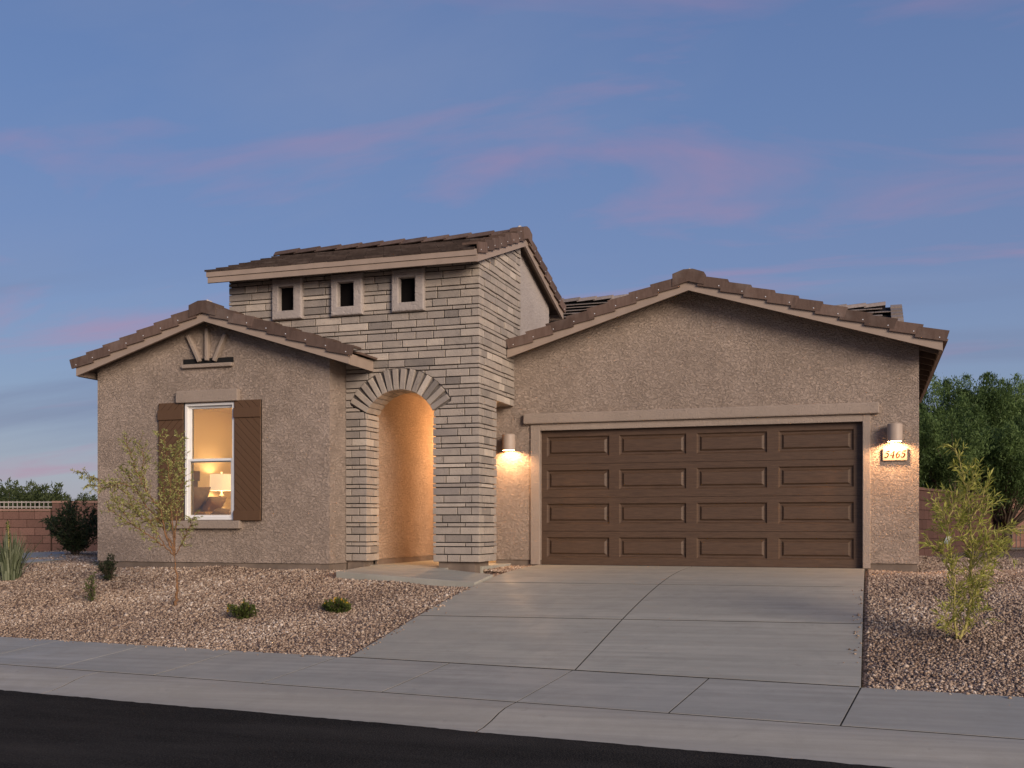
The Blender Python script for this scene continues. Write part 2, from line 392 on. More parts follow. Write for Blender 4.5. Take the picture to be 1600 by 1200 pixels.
# ------------------------------------------------------------------ ground
SLOPE = math.tan(R(6.0))
def back(X): return -6.62 - SLOPE * X                       # rear edge of the sidewalk
_dy = [-9, -7.0, -6.7, -6, -5, -4, -3, -2, -1, 0, 2]; _dz = [-1.0, -.755, -.712, -.605, -.445, -.30, -.175, -.075, -.02, 0, 0]
_yy = np.linspace(-12, 3, 1501); _k = np.exp(-.5 * (np.arange(-150, 151) * .01 / .38) ** 2); _k /= _k.sum()
_zz = np.convolve(np.pad(np.interp(_yy, _dy, _dz), 150, mode='edge'), _k, 'valid')
def drive_z(Y): return float(np.interp(Y, _yy, _zz))
def sstep(t): t = min(1.0, max(0.0, t)); return t * t * (3 - 2 * t)
def ground(X, Y):
    b = back(X)
    t = min(1.0, max(0.0, (-2.14 - Y) / (-2.14 - b)))
    zl = -.035 - .685 * (t ** 1.08)
    w = sstep((X + 2.9) / 2.6)
    zr = drive_z(Y - (b + 6.7) * min(1, max(0, -Y / 6.7))) - .03
    z = zl * (1 - w) + zr * w
    if -.035 < X < 4.915: return z - .12
    if -2.2 < X < -.035 and -2.54 - .12 * (X + 2.2) < Y < -1.3: z -= .05
    e = min(1.0, max(0.0, (Y - b) / 1.0)) * min(1.0, abs(X - (-.03 if X < 2 else 4.91)) / .8)
    return z + e * (.022 * math.sin(1.9 * X + .7) * math.sin(1.5 * Y + 1.1) + .012 * math.sin(4.3 * X + 2.1 * Y))
def ground_pixel(x, y):
    d = ray(x, y); t0 = 4.0
    while t0 < 80:
        P = np.array(CAM) + d * t0
        if P[2] < ground(P[0], P[1]): break
        t0 += .02
    return Vector(P)
def build_terrain():
    xs = sorted(set([-900, -300, -120, -60, -35] + [round(-24 + .6 * i, 2) for i in range(11)] + [round(-17.4 + .25 * i, 2) for i in range(69)] + [-.06, -.036, -.034, 0.2, 1.5, 3, 4.6, 4.914, 4.916, 4.95] + [round(5.2 + .2 * i, 2) for i in range(50)] + [16, 20, 30, 60, 120, 300, 900]))
    vs_ = [0, .05] + [round(.2 * i, 2) for i in range(1, 60)] + [12.5, 14, 16, 20, 25, 32, 45, 70, 120, 250, 600, 1500]
    V = []; F_ = []
    for X in xs:
        for v in vs_:
            Y = -6.62 - SLOPE * max(-60, min(60, X)) + v; V.append((X, Y, ground(X, Y)))
    m = len(vs_)
    for i in range(len(xs) - 1):
        for j in range(m - 1): F_.append((i * m + j, (i + 1) * m + j, (i + 1) * m + j + 1, i * m + j + 1))
    me = raw_mesh('ground', V, F_, 'gravel_bed'); me.polygons.foreach_set('use_smooth', [True] * len(F_))
    tag(link('ground', me), kind='structure')
build_terrain()

E_ = Vector((math.cos(R(6)), -math.sin(R(6)), 0)); N_ = Vector((math.sin(R(6)), math.cos(R(6)), 0))
def street(u, v, z): p = Vector((0, -6.62, 0)) + E_ * u + N_ * v; return (p.x, p.y, z)    # u along the street, v towards the house (sidewalk: v -1.25..0)
def slab_strip(mb, us, prof, thick=.10):
    """solid slab: us = (u0, u1), prof = [(v, z)] from the street side to the house side"""
    n = len(prof); v = []
    for u in us:
        v += [street(u, a, z) for a, z in prof] + [street(u, a, z - thick) for a, z in prof]
    f = []
    for i in range(n - 1):
        f += [(i, 2 * n + i, 2 * n + i + 1, i + 1), (n + i, n + i + 1, 3 * n + i + 1, 3 * n + i)]
    f += [(0, n, 3 * n, 2 * n), (n - 1, 2 * n + n - 1, 3 * n + n - 1, n + n - 1)]
    f += [tuple(range(0, n)) + tuple(range(2 * n - 1, n - 1, -1))] + [tuple(range(3 * n - 1, 2 * n - 1, -1)) + tuple(range(3 * n, 4 * n))]
    return mb.add(v, f)
def build_street():
    re_ = random.Random(12); us = [-900, -200, -60, -16] + [-15.9 + .06 * i for i in range(500)] + [15, 60, 200, 900]
    w1 = [sum(re_.uniform(-1, 1) for _ in range(3)) * .006 for _ in us]
    v = []
    for i, u in enumerate(us):
        e = -2.02 + w1[i] + .012 * math.sin(u * 1.7) + .008 * math.sin(u * 4.1 + 1)
        v += [street(u, e, -.9235), street(u, e - .05, -.9165), street(u, -4, -.885), street(u, -12, -.90)]
    f = [(4 * i + k + 1, 4 * i + k, 4 * i + 4 + k, 4 * i + 5 + k) for i in range(len(us) - 1) for k in range(3)]
    tag(link('road', raw_mesh('road', v, f, 'asphalt')), kind='structure')
    v = [street(-900, -11.9, -.96), street(900, -11.9, -.96), street(900, -900, -.96), street(-900, -900, -.96)]
    tag(link('ground', raw_mesh('ground', v, [(3, 2, 1, 0)], 'gravel_bed')), kind='structure')
    base = slab_strip(MB(), (-900, 900), [(-1.285, -.8195), (.004, -.7145)], .2).build('sidewalk', 'mortar_shade_dark'); tag(base, kind='structure')
    cuts = [-.16 + 1.275 * i for i in range(-13, 12)]
    rs = random.Random(4)
    for a, b in zip(cuts[:-1], cuts[1:]):
        g = .006 if rs.random() < .6 else .0085
        dz = rs.uniform(-.0006, .0006)
        o = slab_strip(MB(), (a + g, b - g), [(-1.25, -.813 + dz), (0, -.712 + dz)]).build('slab', 'concrete_walk', base)
    for a, b in ((-400, cuts[0]), (cuts[-1], 400)):
        slab_strip(MB(), (a + .006, b - .006), [(-1.25, -.813), (0, -.712)]).build('slab', 'concrete_walk', base)
    prof = [(-2.12, -.936), (-2.02, -.930), (-1.88, -.918), (-1.74, -.890), (-1.60, -.852), (-1.48, -.829), (-1.36, -.820), (-1.276, -.817)]
    kb = slab_strip(MB(), (-900, 900), [(-2.02, -.933), (-1.88, -.9205), (-1.74, -.8925), (-1.60, -.8545), (-1.48, -.8315), (-1.36, -.8225), (-1.284, -.8195)], .2).build('kerb', 'mortar_shade_dark'); tag(kb, kind='structure')
    kc = [-2.08 + 4.47 * i for i in range(-4, 4)]
    for a, b in zip(kc[:-1], kc[1:]):
        o = slab_strip(MB(), (a + .007, b - .007), prof, .06).build('kerb_stone', 'concrete_kerb', kb)
        o.data.polygons.foreach_set('use_smooth', [len(p.vertices) == 4 for p in o.data.polygons]); o.data.set_sharp_from_angle(angle=R(35))
    for a, b in ((-400, kc[0]), (kc[-1], 400)): slab_strip(MB(), (a + .007, b - .007), prof, .06).build('kerb_stone', 'concrete_kerb', kb)
build_street()
def build_driveway():
    base = None
    def sheet(name, x0, x1, ya, yb, dz, mat, parent, thick=.12, nseg=28):
        """slab that follows the driveway's slope; ya, yb: functions of x for the street and house ends"""
        mb = MB(); nx = 3; V = []
        for k in range(2):
            for i in range(nx):
                X = x0 + (x1 - x0) * i / (nx - 1)
                for j in range(nseg + 1):
                    Y = ya(X) + (yb(X) - ya(X)) * j / nseg
                    V.append((X, Y, drive_z(Y - (back(X) + 6.7) * min(1, max(0, -Y / 6.7))) + dz - k * thick))
        m = nseg + 1; q = nx * m; F_ = []
        for i in range(nx - 1):
            for j in range(nseg):
                a = i * m + j; F_.append((a, a + m, a + m + 1, a + 1)); F_.append((q + a, q + a + 1, q + a + m + 1, q + a + m))
        for i in range(nx - 1):
            a = i * m; F_.append((a, q + a, q + a + m, a + m)); a = i * m + nseg; F_.append((a, a + m, q + a + m, q + a))
        for j in range(nseg):
            a = j; F_.append((a, a + 1, q + a + 1, q + a)); a = (nx - 1) * m + j; F_.append((a, q + a, q + a + 1, a + 1))
        mb.add(V, F_); o = mb.build(name, mat, parent)
        return o
    base = sheet('driveway', -.02, 4.90, lambda X: back(X) + .012, lambda X: .18, -.0028, 'mortar_shade_dark', None, .1, 80); tag(base, kind='structure')
    rows = [(lambda X: back(X) + .026, lambda X: -4.832 - .012 * X), (lambda X: -4.796 - .012 * X, lambda X: -2.676), (lambda X: -2.632, lambda X: .16)]
    for ya, yb in rows:
        for x0, x1 in ((-.03, 2.393), (2.409, 4.91)):
            o = sheet('slab', x0, x1, ya, yb, 0, 'concrete_drive', base)
build_driveway()
def poly_slab(name, pts, z, mat, parent=None, thick=.1, bev=.006):
    n = len(pts); v = [(p[0], p[1], z if len(p) < 3 else p[2]) for p in pts]; v += [(a, b, c - thick) for a, b, c in v]
    f = [tuple(range(n))] + [(i, n + i, n + (i + 1) % n, (i + 1) % n) for i in range(n)] + [tuple(range(2 * n - 1, n - 1, -1))]
    o = link(name, raw_mesh(name, v, f, mat), parent); bevel(o, bev); return o
wk = poly_slab('walkway', [(-2.26, -2.62, -.035), (-.045, -2.90, -.142), (-.045, -2.16, -.065), (-.95, -1.75, -.015), (-.95, -1.35, .01), (-2.26, -1.35, .01), (-2.30, -1.75, -.005)][::1], 0, 'concrete_drive'); tag(wk, kind='structure')
ps = poly_slab('path', [tuple(on_z(30, 880, .0)), tuple(on_z(104, 873, .0)), tuple(on_z(100, 862, .02)), tuple(on_z(20, 864, .02))], .02, 'concrete_walk'); tag(ps, kind='structure')

# ------------------------------------------------------------------ house
house = empty('house'); tag(house, 'tan stucco single-storey house with stone tower entry and brown tile roof', 'house')
YT, YW = -1.625, -2.14                      # front planes: stone tower, bedroom wing (garage wall: y = 0)
TXL, TXR = -4.66, -.442                     # stone tower
AX, AZ, AR, AO = -1.715, 2.05, .61, .925    # arch: centre x, centre z, inner and outer radius
AH = .545; ASP = AZ + math.sqrt(AR * AR - AH * AH)

# --- gable roof over the face plane: P peak of the barge's lower edge, h along the wall, o outwards
def gable(roof, P, h, o, pitch, l_neg, l_pos, depth, tile_end=.09, start=.24, exposure=.37, field=True, roof_field_mat='roof_tile', cut_neg=False):
    h = Vector(h); o = Vector(o); inn = -o; P = Vector(P); up = Vector((0, 0, 1))
    a = math.atan(pitch); c, s_ = math.cos(a), math.sin(a)
    W = lambda t, z, d: tuple(P + h * t + up * z + inn * d)
    BH = .135                                                            # barge board height (plumb)
    for sg, ln in ((-1, l_neg), (1, l_pos)):
        poly = [(0.0, 0.0), (sg * ln, -pitch * ln), (sg * ln, -pitch * ln + BH), (0.0, BH)]
        MB().prism(poly, lambda t, z, d: W(t, z, .04 * d)).build('bargeboard', 'fascia_paint', roof)
        deck = [(0.0, BH * .62), (sg * (ln - .01), BH * .62 - pitch * (ln - .01)), (sg * (ln - .01), BH * .62 + .05 - pitch * (ln - .01)), (0.0, BH * .62 + .05)]
        MB().prism(deck, lambda t, z, d: W(t, z, .045 + (depth - .045) * d)).build('roof_deck', 'soffit_wood', roof)
        ze = -pitch * ln
        if not (cut_neg and sg < 0):
            q = [(sg * (ln - .035), ze + .005), (sg * (ln + .005), ze - .005), (sg * (ln + .005), ze + BH + .02), (sg * (ln - .035), ze + BH + .03)]
            MB().prism(q, lambda t, z, d: W(t, z, .042 + (depth - .05) * d)).build('eave_board', 'fascia_paint', roof)
    # rake tiles: an L-shaped piece over the barge, each lapping the one below
    L = exposure + .045
    def tile_mesh(tilt):
        mb = MB()
        def tb(x0, x1, y0, y1, z0, z1, mi=0):
            k = len(mb.v); mb.box(x0, x1, y0, y1, z0, z1, mi)
            for i in range(k, len(mb.v)): x, y, z = mb.v[i]; mb.v[i] = (x, y, z + tilt * x)
        tb(-L / 2, L / 2, -.035, -.008, -.115, .035); tb(-L / 2, L / 2, -.008, .21, .005, .035)
        n = 6; k = len(mb.v); r = .0085
        ring = [(L * .26 * (1 if tilt > 0 else -1) + r * math.cos(t), -.040, -.065 + r * math.sin(t)) for t in [2 * math.pi * i / n for i in range(n)]]
        mb.v += ring + [(x, -.034, z) for x, _, z in ring]; mb.f += [tuple(k + i for i in range(n))] + [(k + i, k + (i + 1) % n, k + n + (i + 1) % n, k + n + i) for i in range(n)]; mb.m += [1] * (n + 1)
        return raw_mesh('rake_tile', mb.v, mb.f, ['roof_tile', 'screw'], mb.m)
    tilt = .042 / L
    me_pos, me_neg = tile_mesh(tilt), tile_mesh(-tilt)
    TZ = BH + .095
    for sg, ln in ((-1, l_neg), (1, l_pos)):
        tot = ln / c + (tile_end if not (cut_neg and sg < 0) else 0)
        along = (h * c - up * s_) if sg > 0 else (h * c + up * s_)
        nrm = (h * s_ + up * c) if sg > 0 else (-h * s_ + up * c)
        n = int((tot - start) / exposure) + 1; e = (tot - start - .0) / n
        for i in range(n):
            q = tot - L / 2 - e * i
            if q - L / 2 < start - exposure * .6: continue
            ctr = P + up * TZ + ((h * c * sg - up * s_) * q) + nrm * rnd.uniform(0, .006)
            M = Matrix((( along.x, inn.x, nrm.x, ctr.x), (along.y, inn.y, nrm.y, ctr.y), (along.z, inn.z, nrm.z, ctr.z), (0, 0, 0, 1)))
            M = M @ Matrix.Rotation(rnd.uniform(-.008, .008), 4, 'Z')
            link('rake_tile', me_pos if sg > 0 else me_neg, roof, M)
    # peak piece, mortar, ridge caps
    pk = MB(); w = start * c * 1.02
    poly = [(-w, TZ - .115 - pitch * w * .75), (0, TZ - .105), (w, TZ - .115 - pitch * w * .75), (w, TZ + .05 - pitch * w * .45), (w * .3, TZ + .075), (-w * .3, TZ + .075), (-w, TZ + .05 - pitch * w * .45)]
    pk.prism(poly, lambda t, z, d: W(t, z, -.047 + .24 * d)).build('peak_tile', 'roof_tile', roof)
    mo = MB()
    for t, dz, r in ((-w * 1.02, -.02, .032), (w * .98, -.03, .036), (0, .065, .05), (.05, .06, .045)):
        ctr = Vector(W(t, TZ + dz - abs(t) * pitch * .7, .0 if abs(t) > .06 else .1))
        mo.lathe([(0.001, -r * 1.5), (r * .7, -r), (r, 0), (r * .6, r * .8), (0.001, r * 1.05)], ctr, 8)
    mo.build('ridge_mortar', 'mortar_light', roof, True)
    cap = MB(); prof = [(-.15, -.075), (-.08, .0), (0, .03), (.08, .0), (.15, -.075), (.13, -.085), (.06, -.02), (0, .0), (-.06, -.02), (-.13, -.085)]
    cap.prism(prof, lambda t, z, d: (t, d * .44 - .02, z + .028 * (1 - d)))
    cm = raw_mesh('ridge_tile', cap.v, cap.f, 'roof_tile')
    nr = max(1, int((depth - .05) / .40))
    for i in range(nr):
        ctr = Vector(W(0, TZ + .02, .16 + .40 * i))
        M = Matrix(((h.x, inn.x, 0, ctr.x), (h.y, inn.y, 0, ctr.y), (h.z, inn.z, 1, ctr.z), (0, 0, 0, 1)))
        link('ridge_tile', cm, roof, M)
    return W, TZ
def field_tiles(origin, ex, ey, nrm, ncol, nrow, cw, ch, jitter=.0, seed=3, skip=None, rowoff=True, step=.052):
    """boxes for flat tiles on a slope: ex along the eave, ey up the slope; returns list of 8-vertex tiles"""
    r = random.Random(seed); out = []
    for j in range(nrow):
        off = (cw * .5 if (j % 2 and rowoff) else 0)
        for i in range(ncol):
            x0 = i * cw - off + .004; x1 = x0 + cw - .008; y0 = j * ch; y1 = y0 + ch + .05
            if skip and skip((x0 + x1) / 2, y0): continue
            dz = r.uniform(-.004, .004); p = lambda x, y, z: origin + ex * x + ey * y + nrm * z
            t0, t1 = step + dz, .020; th = .03 if step < .06 else .016
            out.append([p(x0, y0, t0 - th), p(x1, y0, t0 - th), p(x1, y1, t1 - th), p(x0, y1, t1 - th), p(x0, y0, t0), p(x1, y0, t0), p(x1, y1, t1), p(x0, y1, t1)])
    return out
TF = [(0, 3, 2, 1), (4, 5, 6, 7), (0, 1, 5, 4), (1, 2, 6, 5), (2, 3, 7, 6), (3, 0, 4, 7)]
def join_tiles(name, tiles, mat, parent):
    mb = MB()
    for t in tiles: mb.add(t, TF)
    o = mb.build(name, mat, parent); o['kind'] = 'stuff'; return o

# ---------------- bedroom wing
WX0, WX1 = -6.756, -2.614; WPK, WPZ, WPI = -4.58, 3.712, .312
def wz(X): return WPZ + .09 - WPI * abs(X - WPK)             # underside of the deck
WIN = (-5.115, -4.222, .705, 2.515)
def build_wing():
    w = MB(); d0, d1 = YW, YW + .18
    x0, x1, z0, z1 = WIN
    for poly in ([(WX0, .055), (x0, .055), (x0, wz(x0)), (WX0, wz(WX0))], [(x1, .055), (WX1, .055), (WX1, wz(WX1)), (x1, wz(x1))] if WPK < x1 else None,
                 [(x0, .055), (x1, .055), (x1, z0), (x0, z0)], [(x0, z1), (x1, z1), (x1, wz(x1)), (WPK, wz(WPK)), (x0, wz(x0))]):
        if poly: w.prism(poly, XZ(d0, d1))
    w.box(WX1 - .18, WX1, d1 + .002, YT + .05, .055, wz(WX1) + .02)
    w.box(WX0, WX0 + .18, d1 + .002, 4.0, .055, wz(WX0) + .02)
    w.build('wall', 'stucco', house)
    f = MB(); f.box(WX0 + .02, WX1 - .02, YW + .02, YW + .2, -.25, .05); f.box(WX1 - .2, WX1 - .018, YW + .2, YT + .1, -.25, .05); f.box(WX0 + .02, WX0 + .2, YW + .2, 4, -.25, .05)
    f.build('foundation', 'foundation', house)
    roof = empty('roof'); roof.parent = house
    W, TZ = gable(roof, (WPK, YW - .30, WPZ), (1, 0, 0), (0, -1, 0), WPI, 2.34, 2.43, 6.0)
    a = math.atan(WPI)
    for sg, ln in ((-1, 2.34), (1, 2.43)):
        dep = 5.6
        ey = Vector((-sg * math.cos(a), 0, math.sin(a))); nr = Vector((sg * math.sin(a), 0, math.cos(a)))
        org = Vector((WPK + sg * (ln + .06), YW - .08, WPZ + .165 - WPI * (ln + .06)))
        til = field_tiles(org, Vector((0, 1, 0)), ey, nr, int(dep / .3), 7, .3, .345, seed=5 + sg, skip=lambda x, y: sg > 0 and x > .45)
        join_tiles('field_tiles', til, 'roof_tile', roof)
    # gable ornament: a little fan of three struts over a ledge
    orn = empty('gable_ornament'); orn.parent = house
    Y = YW
    lx0, lx1 = -5.15, -4.25
    o = box('ledge', 'stucco_trim', orn, lx0, lx1, Y - .06, Y + .02, 3.055, 3.115, .012)
    shadow_strip = MB().box(lx0 + .01, lx1 - .0, Y - .012, Y + .02, 3.123, 3.20).build('ledge_shadow', 'mortar_shade_dark', orn)  # near-black strip paints the shadow thrown up the wall above the ledge
    for xb, zb, xt, zt in ((-4.83, 3.15, -5.04, 3.56), (-4.70, 3.16, -4.70, 3.66), (-4.57, 3.15, -4.37, 3.56)):
        v = Vector((xt - xb, 0, zt - zb)).normalized(); n = Vector((v.z, 0, -v.x)) * .028
        A, B = Vector((xb, 0, zb)), Vector((xt, 0, zt))
        poly = [((A - n).x, (A - n).z), ((A + n).x, (A + n).z), ((B + n).x, (B + n).z), ((B - n).x, (B - n).z)]
        s_ = MB().prism(poly, XZ(Y - .065, Y + .02)).build('strut', 'stucco_trim', orn); bevel(s_, .01)
    # window
    win = empty('window'); win.parent = house
    yF = YW - .005
    fr = MB(); zm = 1.625
    fr.rects([(x0, x1, z0, z1, yF + .12), (x0, x1, z0, z1, yF), (x0 + .008, x1 - .008, z0 + .008, z1 - .008, yF - .012), (x0 + .042, x1 - .042, z0 + .042, z1 - .042, yF - .012), (x0 + .045, x1 - .045, z0 + .045, z1 - .045, yF + .12)], cap=False)
    fr.build('frame', 'white_vinyl', win)
    def sash(a, b, c, d, y, name):
        m = MB(); t = .036
        m.rects([(a, b, c, d, y + .03), (a, b, c, d, y), (a + .004, b - .004, c + .004, d - .004, y - .004), (a + t, b - t, c + t, d - t, y - .004), (a + t + .006, b - t - .006, c + t + .006, d - t - .006, y + .03)], cap=False)
        m.build(name, 'white_vinyl', win)
        p = MB().box(a + t, b - t, y + .014, y + .018, c + t, d - t).build('pane', 'window_glass', win)
    sash(x0 + .043, x1 - .043, zm - .025, z1 - .043, yF + .055, 'sash'); sash(x0 + .043, x1 - .043, z0 + .043, zm + .03, yF + .015, 'sash')
    box('sill', 'stucco_trim', win, -5.38, -4.10, YW - .085, YW + .01, .575, .698, .012)
    box('header', 'stucco_trim', house, -5.235, -4.135, YW - .085, YW + .01, 2.52, 2.705, .012).name = 'window_header'
    # shutters: diagonal boards behind two battens
    for a, b, sg in ((-5.575, -5.122, 1), (-4.214, -3.752, -1)):
        sh = empty('shutter'); sh.parent = house
        c, d = .70, 2.53; y1 = YW - .004
        MB().box(a, b, y1 - .024, y1, c, d).build('back_panel', 'mortar_shade_dark', sh)
        pitch_ = .125; lo = c - (b - a); k = 0; q = lo
        while q < d:
            # board between the lines z = q + sl*(x-a) and z = q + pitch + ...
            za = lambda x, q: q + (x - a) if sg > 0 else q + (b - x)
            poly = []
            def clip(pl, keep, cut):
                out = []
                for i in range(len(pl)):
                    p, r_ = pl[i], pl[(i + 1) % len(pl)]
                    if keep(p): out.append(p)
                    if keep(p) != keep(r_): out.append(cut(p, r_))
                return out
            pl = [(a, za(a, q + .004)), (b, za(b, q + .004)), (b, za(b, q + pitch_ - .004)), (a, za(a, q + pitch_ - .004))]
            cz = lambda v: (lambda p, r_: (p[0] + (r_[0] - p[0]) * (v - p[1]) / (r_[1] - p[1]), v))
            pl = clip(pl, lambda p: p[1] >= c, cz(c)); 
            if len(pl) > 2: pl = clip(pl, lambda p: p[1] <= d, cz(d))
            if len(pl) > 2:
                MB().prism(pl, lambda u, v, t: (u, (y1 - .04) + (.018 * t if t > 0 else (.003 if t < 0 else 0)), v), bev=.004).build('board', 'shutter_brown', sh)
            q += pitch_
        for zc in (c + .075, d - .19):
            bt = box('batten', 'shutter_brown', sh, a - .004, b + .004, y1 - .062, y1 - .038, zc - .075, zc + .075, .004)
    # bedroom seen through the window
    X0, X1, Y0, Y1, Z0, Z1 = -7.1, -2.9, YW + .19, 2.6, .03, 2.75
    X0 = WX0 + .19
    rm = MB().add([(X0, Y0, Z0), (X1, Y0, Z0), (X1, Y1, Z0), (X0, Y1, Z0), (X0, Y0, Z1), (X1, Y0, Z1), (X1, Y1, Z1), (X0, Y1, Z1)],
             [(0, 1, 2, 3)], 1).add([(X0, Y0, Z0), (X1, Y0, Z0), (X1, Y1, Z0), (X0, Y1, Z0), (X0, Y0, Z1), (X1, Y0, Z1), (X1, Y1, Z1), (X0, Y1, Z1)], [(4, 7, 6, 5), (1, 5, 6, 2), (2, 6, 7, 3), (3, 7, 4, 0)])
    for xa, xb, za_, zb_ in ((X0, x0, Z0, Z1), (x1, X1, Z0, Z1), (x0, x1, Z0, z0), (x0, x1, z1, Z1)):
        rm.add([(xa, Y0, za_), (xb, Y0, za_), (xb, Y0, zb_), (xa, Y0, zb_)], [(0, 1, 2, 3)])
    rm.build('bedroom_lining', ['interior_wall', 'interior_floor'], house)
build_wing()

# ---------------- stone tower with the arched entry
TWIN = [(-3.855, -3.335), (-2.835, -2.305), (-1.82, -1.295)]; TWZ = (3.82, 4.452)
TPK, TPZ, TPI, TFX = .30, 5.172, .341, -.345           # ridge y, barge peak, pitch, rake face x
def tz(Y): return TPZ + .085 - TPI * abs(Y - TPK)
def build_tower():
    core = MB(); y0, y1 = YT + .03, YT + .42
    xl, xr = TXL + .03, TXR - .03
    ztop = tz(YT) + .02
    # front wall: piers, arch block, upper part with three small openings
    core.box(WX1 - .3, -2.259 - .03, y0, y1, .09, ASP - .02); core.box(-1.17 + .03, xr, y0, y1, .09, ASP - .02)
    arc = [(AX + (AR + .03) * math.cos(t), AZ + (AR + .03) * math.sin(t)) for t in np.linspace(math.pi - math.asin((ASP - .02 - AZ) / (AR + .03)), math.asin((ASP - .02 - AZ) / (AR + .03)), 17)]
    core.prism([(WX1 - .3, ASP - .02)] + [tuple(p) for p in arc] + [(xr, ASP - .02), (xr, 3.2), (WX1 - .3, 3.2)], XZ(y0, y1))
    core.box(xl, WX1 - .3, y0, y1, 2.0, 3.2)
    hz0, hz1 = 3.95, 4.33; xs = [xl]
    for a, b in TWIN: xs += [a + .10, b - .14]
    xs.append(xr)
    core.box(xl, xr, y0, y1, 3.2, hz0); core.box(xl, xr, y0, y1, hz1, ztop)
    for i in range(0, len(xs), 2): core.box(xs[i], xs[i + 1], y0, y1, hz0, hz1)
    # right side: pillar, lintel over the side opening, gable above
    core.box(xr - .40, xr, y1, -.90, .09, 2.56)
    side = [(y1, 2.56), (.30, 2.56), (.30, tz(.30) + .01), (y1, tz(y1) + .01)]
    core.prism(side, lambda a, b, d: (xr - .40 * d, a, b))
    tw = core.build('tower_wall', 'mortar_shade_dark', house)
    rear = MB(); rear.prism([(.335, 3.0), (2.2, 3.0), (2.2, tz(2.2)), (.335, tz(.335))], lambda a, b, d: (TXR - .06 - .3 * d, a, b))
    rear.prism([(YT + .05, 2.5), (2.2, 2.5), (2.2, tz(2.2)), (TPK, tz(TPK)), (YT + .05, tz(YT + .05))], lambda a, b, d: (TXL + .01 + .25 * d, a, b))
    rear.box(TXL + .3, TXR - .4, 1.95, 2.19, 2.5, tz(2.2))
    rear.build('wall', 'stucco_grey', house)
    pl = MB(); pl.box(WX1 + .01, -2.33, YT + .045, y1 - .04, -.15, .085); pl.build('foundation', 'foundation', house); pl = MB(); pl.box(-1.10, TXR - .09, YT + .05, -.97, -.15, .085); pl.build('foundation', 'foundation', house)
    # stones --------------------------------------------------------------------------
    hs = [.101, .101, .049]; gap = .0135
    courses = []; z = .088; k = 0
    while z < 5.6: courses.append((z, z + hs[k % 3])); z += hs[k % 3] + gap; k += 1
    rs = random.Random(21); stones = []          # (area, verts, faces)
    def lay(a, b, thin, first=None):
        """cut the run [a, b] into stone lengths"""
        out = []; x = a
        while x < b - 1e-4:
            ln = rs.choice([.22, .30, .36, .41, .46]) * rs.uniform(.92, 1.08)
            if first is not None: ln = first; first = None
            if b - (x + ln) < .12: ln = b - x
            out.append((x, min(b, x + ln))); x += ln
        return out
    def add_stone(u0, u1, z0, z1, lo, hi, place, depth, joint=(True, True)):
        a = u0 + (gap / 2 if joint[0] else 0); b = u1 - (gap / 2 if joint[1] else 0)
        if b - a < .02: return
        us = np.linspace(a, b, 2 if (lo is None and hi is None) else 29)
        pts = [(u, max(z0, lo(u)) if lo else z0, min(z1, hi(u)) if hi else z1) for u in us]
        pts = [p for p in pts if p[2] - p[1] > .006]
        if len(pts) < 2: return
        lower = [(p[0], p[1]) for p in pts]; upper = [(p[0], p[2]) for p in reversed(pts)]
        def slim(ch):
            out = [ch[0]]
            for i in range(1, len(ch) - 1):
                (x0, y0_), (x1, y1_), (x2, y2) = out[-1], ch[i], ch[i + 1]
                if abs((x1 - x0) * (y2 - y0_) - (x2 - x0) * (y1_ - y0_)) > 1e-5: out.append(ch[i])
            return out + [ch[-1]]
        poly = slim(lower) + slim(upper)
        pr = rs.uniform(0, .017)
        mb = MB(); mb.prism(poly, place(pr, depth), bev=.0045)
        stones.append((abs(b - a) * (z1 - z0), mb))
    def pf(pr, depth): return lambda a, b, d: (a, YT - pr + (depth * d if d > 0 else (.005 if d < 0 else 0)), b)                    # front face
    def psd(pr, depth): return lambda a, b, d: (TXR + pr - (depth * d if d > 0 else (.005 if d < 0 else 0)), a, b)                   # right side (a = y)
    def pj_(pr, depth): return lambda a, b, d: (-2.259 + pr * .3 - (depth * d if d > 0 else (.005 if d < 0 else 0)), a, b)         # left reveal, facing right
    def pk_(pr, depth): return lambda a, b, d: (-1.17 - pr * .3 + (depth * d if d > 0 else (.005 if d < 0 else 0)), -a, b)
    def circ_lo(u):
        d2 = (AO + .012) ** 2 - (u - AX) ** 2
        return AZ + math.sqrt(d2) if d2 > 0 else -9
    ang = math.asin((ASP - AZ) / AR)
    def line_hi(u):
        r_ = abs(u - AX)
        if r_ < AH + .002: return -9
        return ASP - .012 + (r_ - AH) * math.tan(ang) if r_ < AO * math.cos(ang) + .01 else 99
    def windows(z0, z1):
        cut = []
        for a, b in TWIN:
            if z1 > TWZ[0] + .07 and z0 < TWZ[1] - .07: cut.append((a + .05, b - .05))
        return cut
    top = tz(YT) - .01
    wing_right = WPK + 2.5
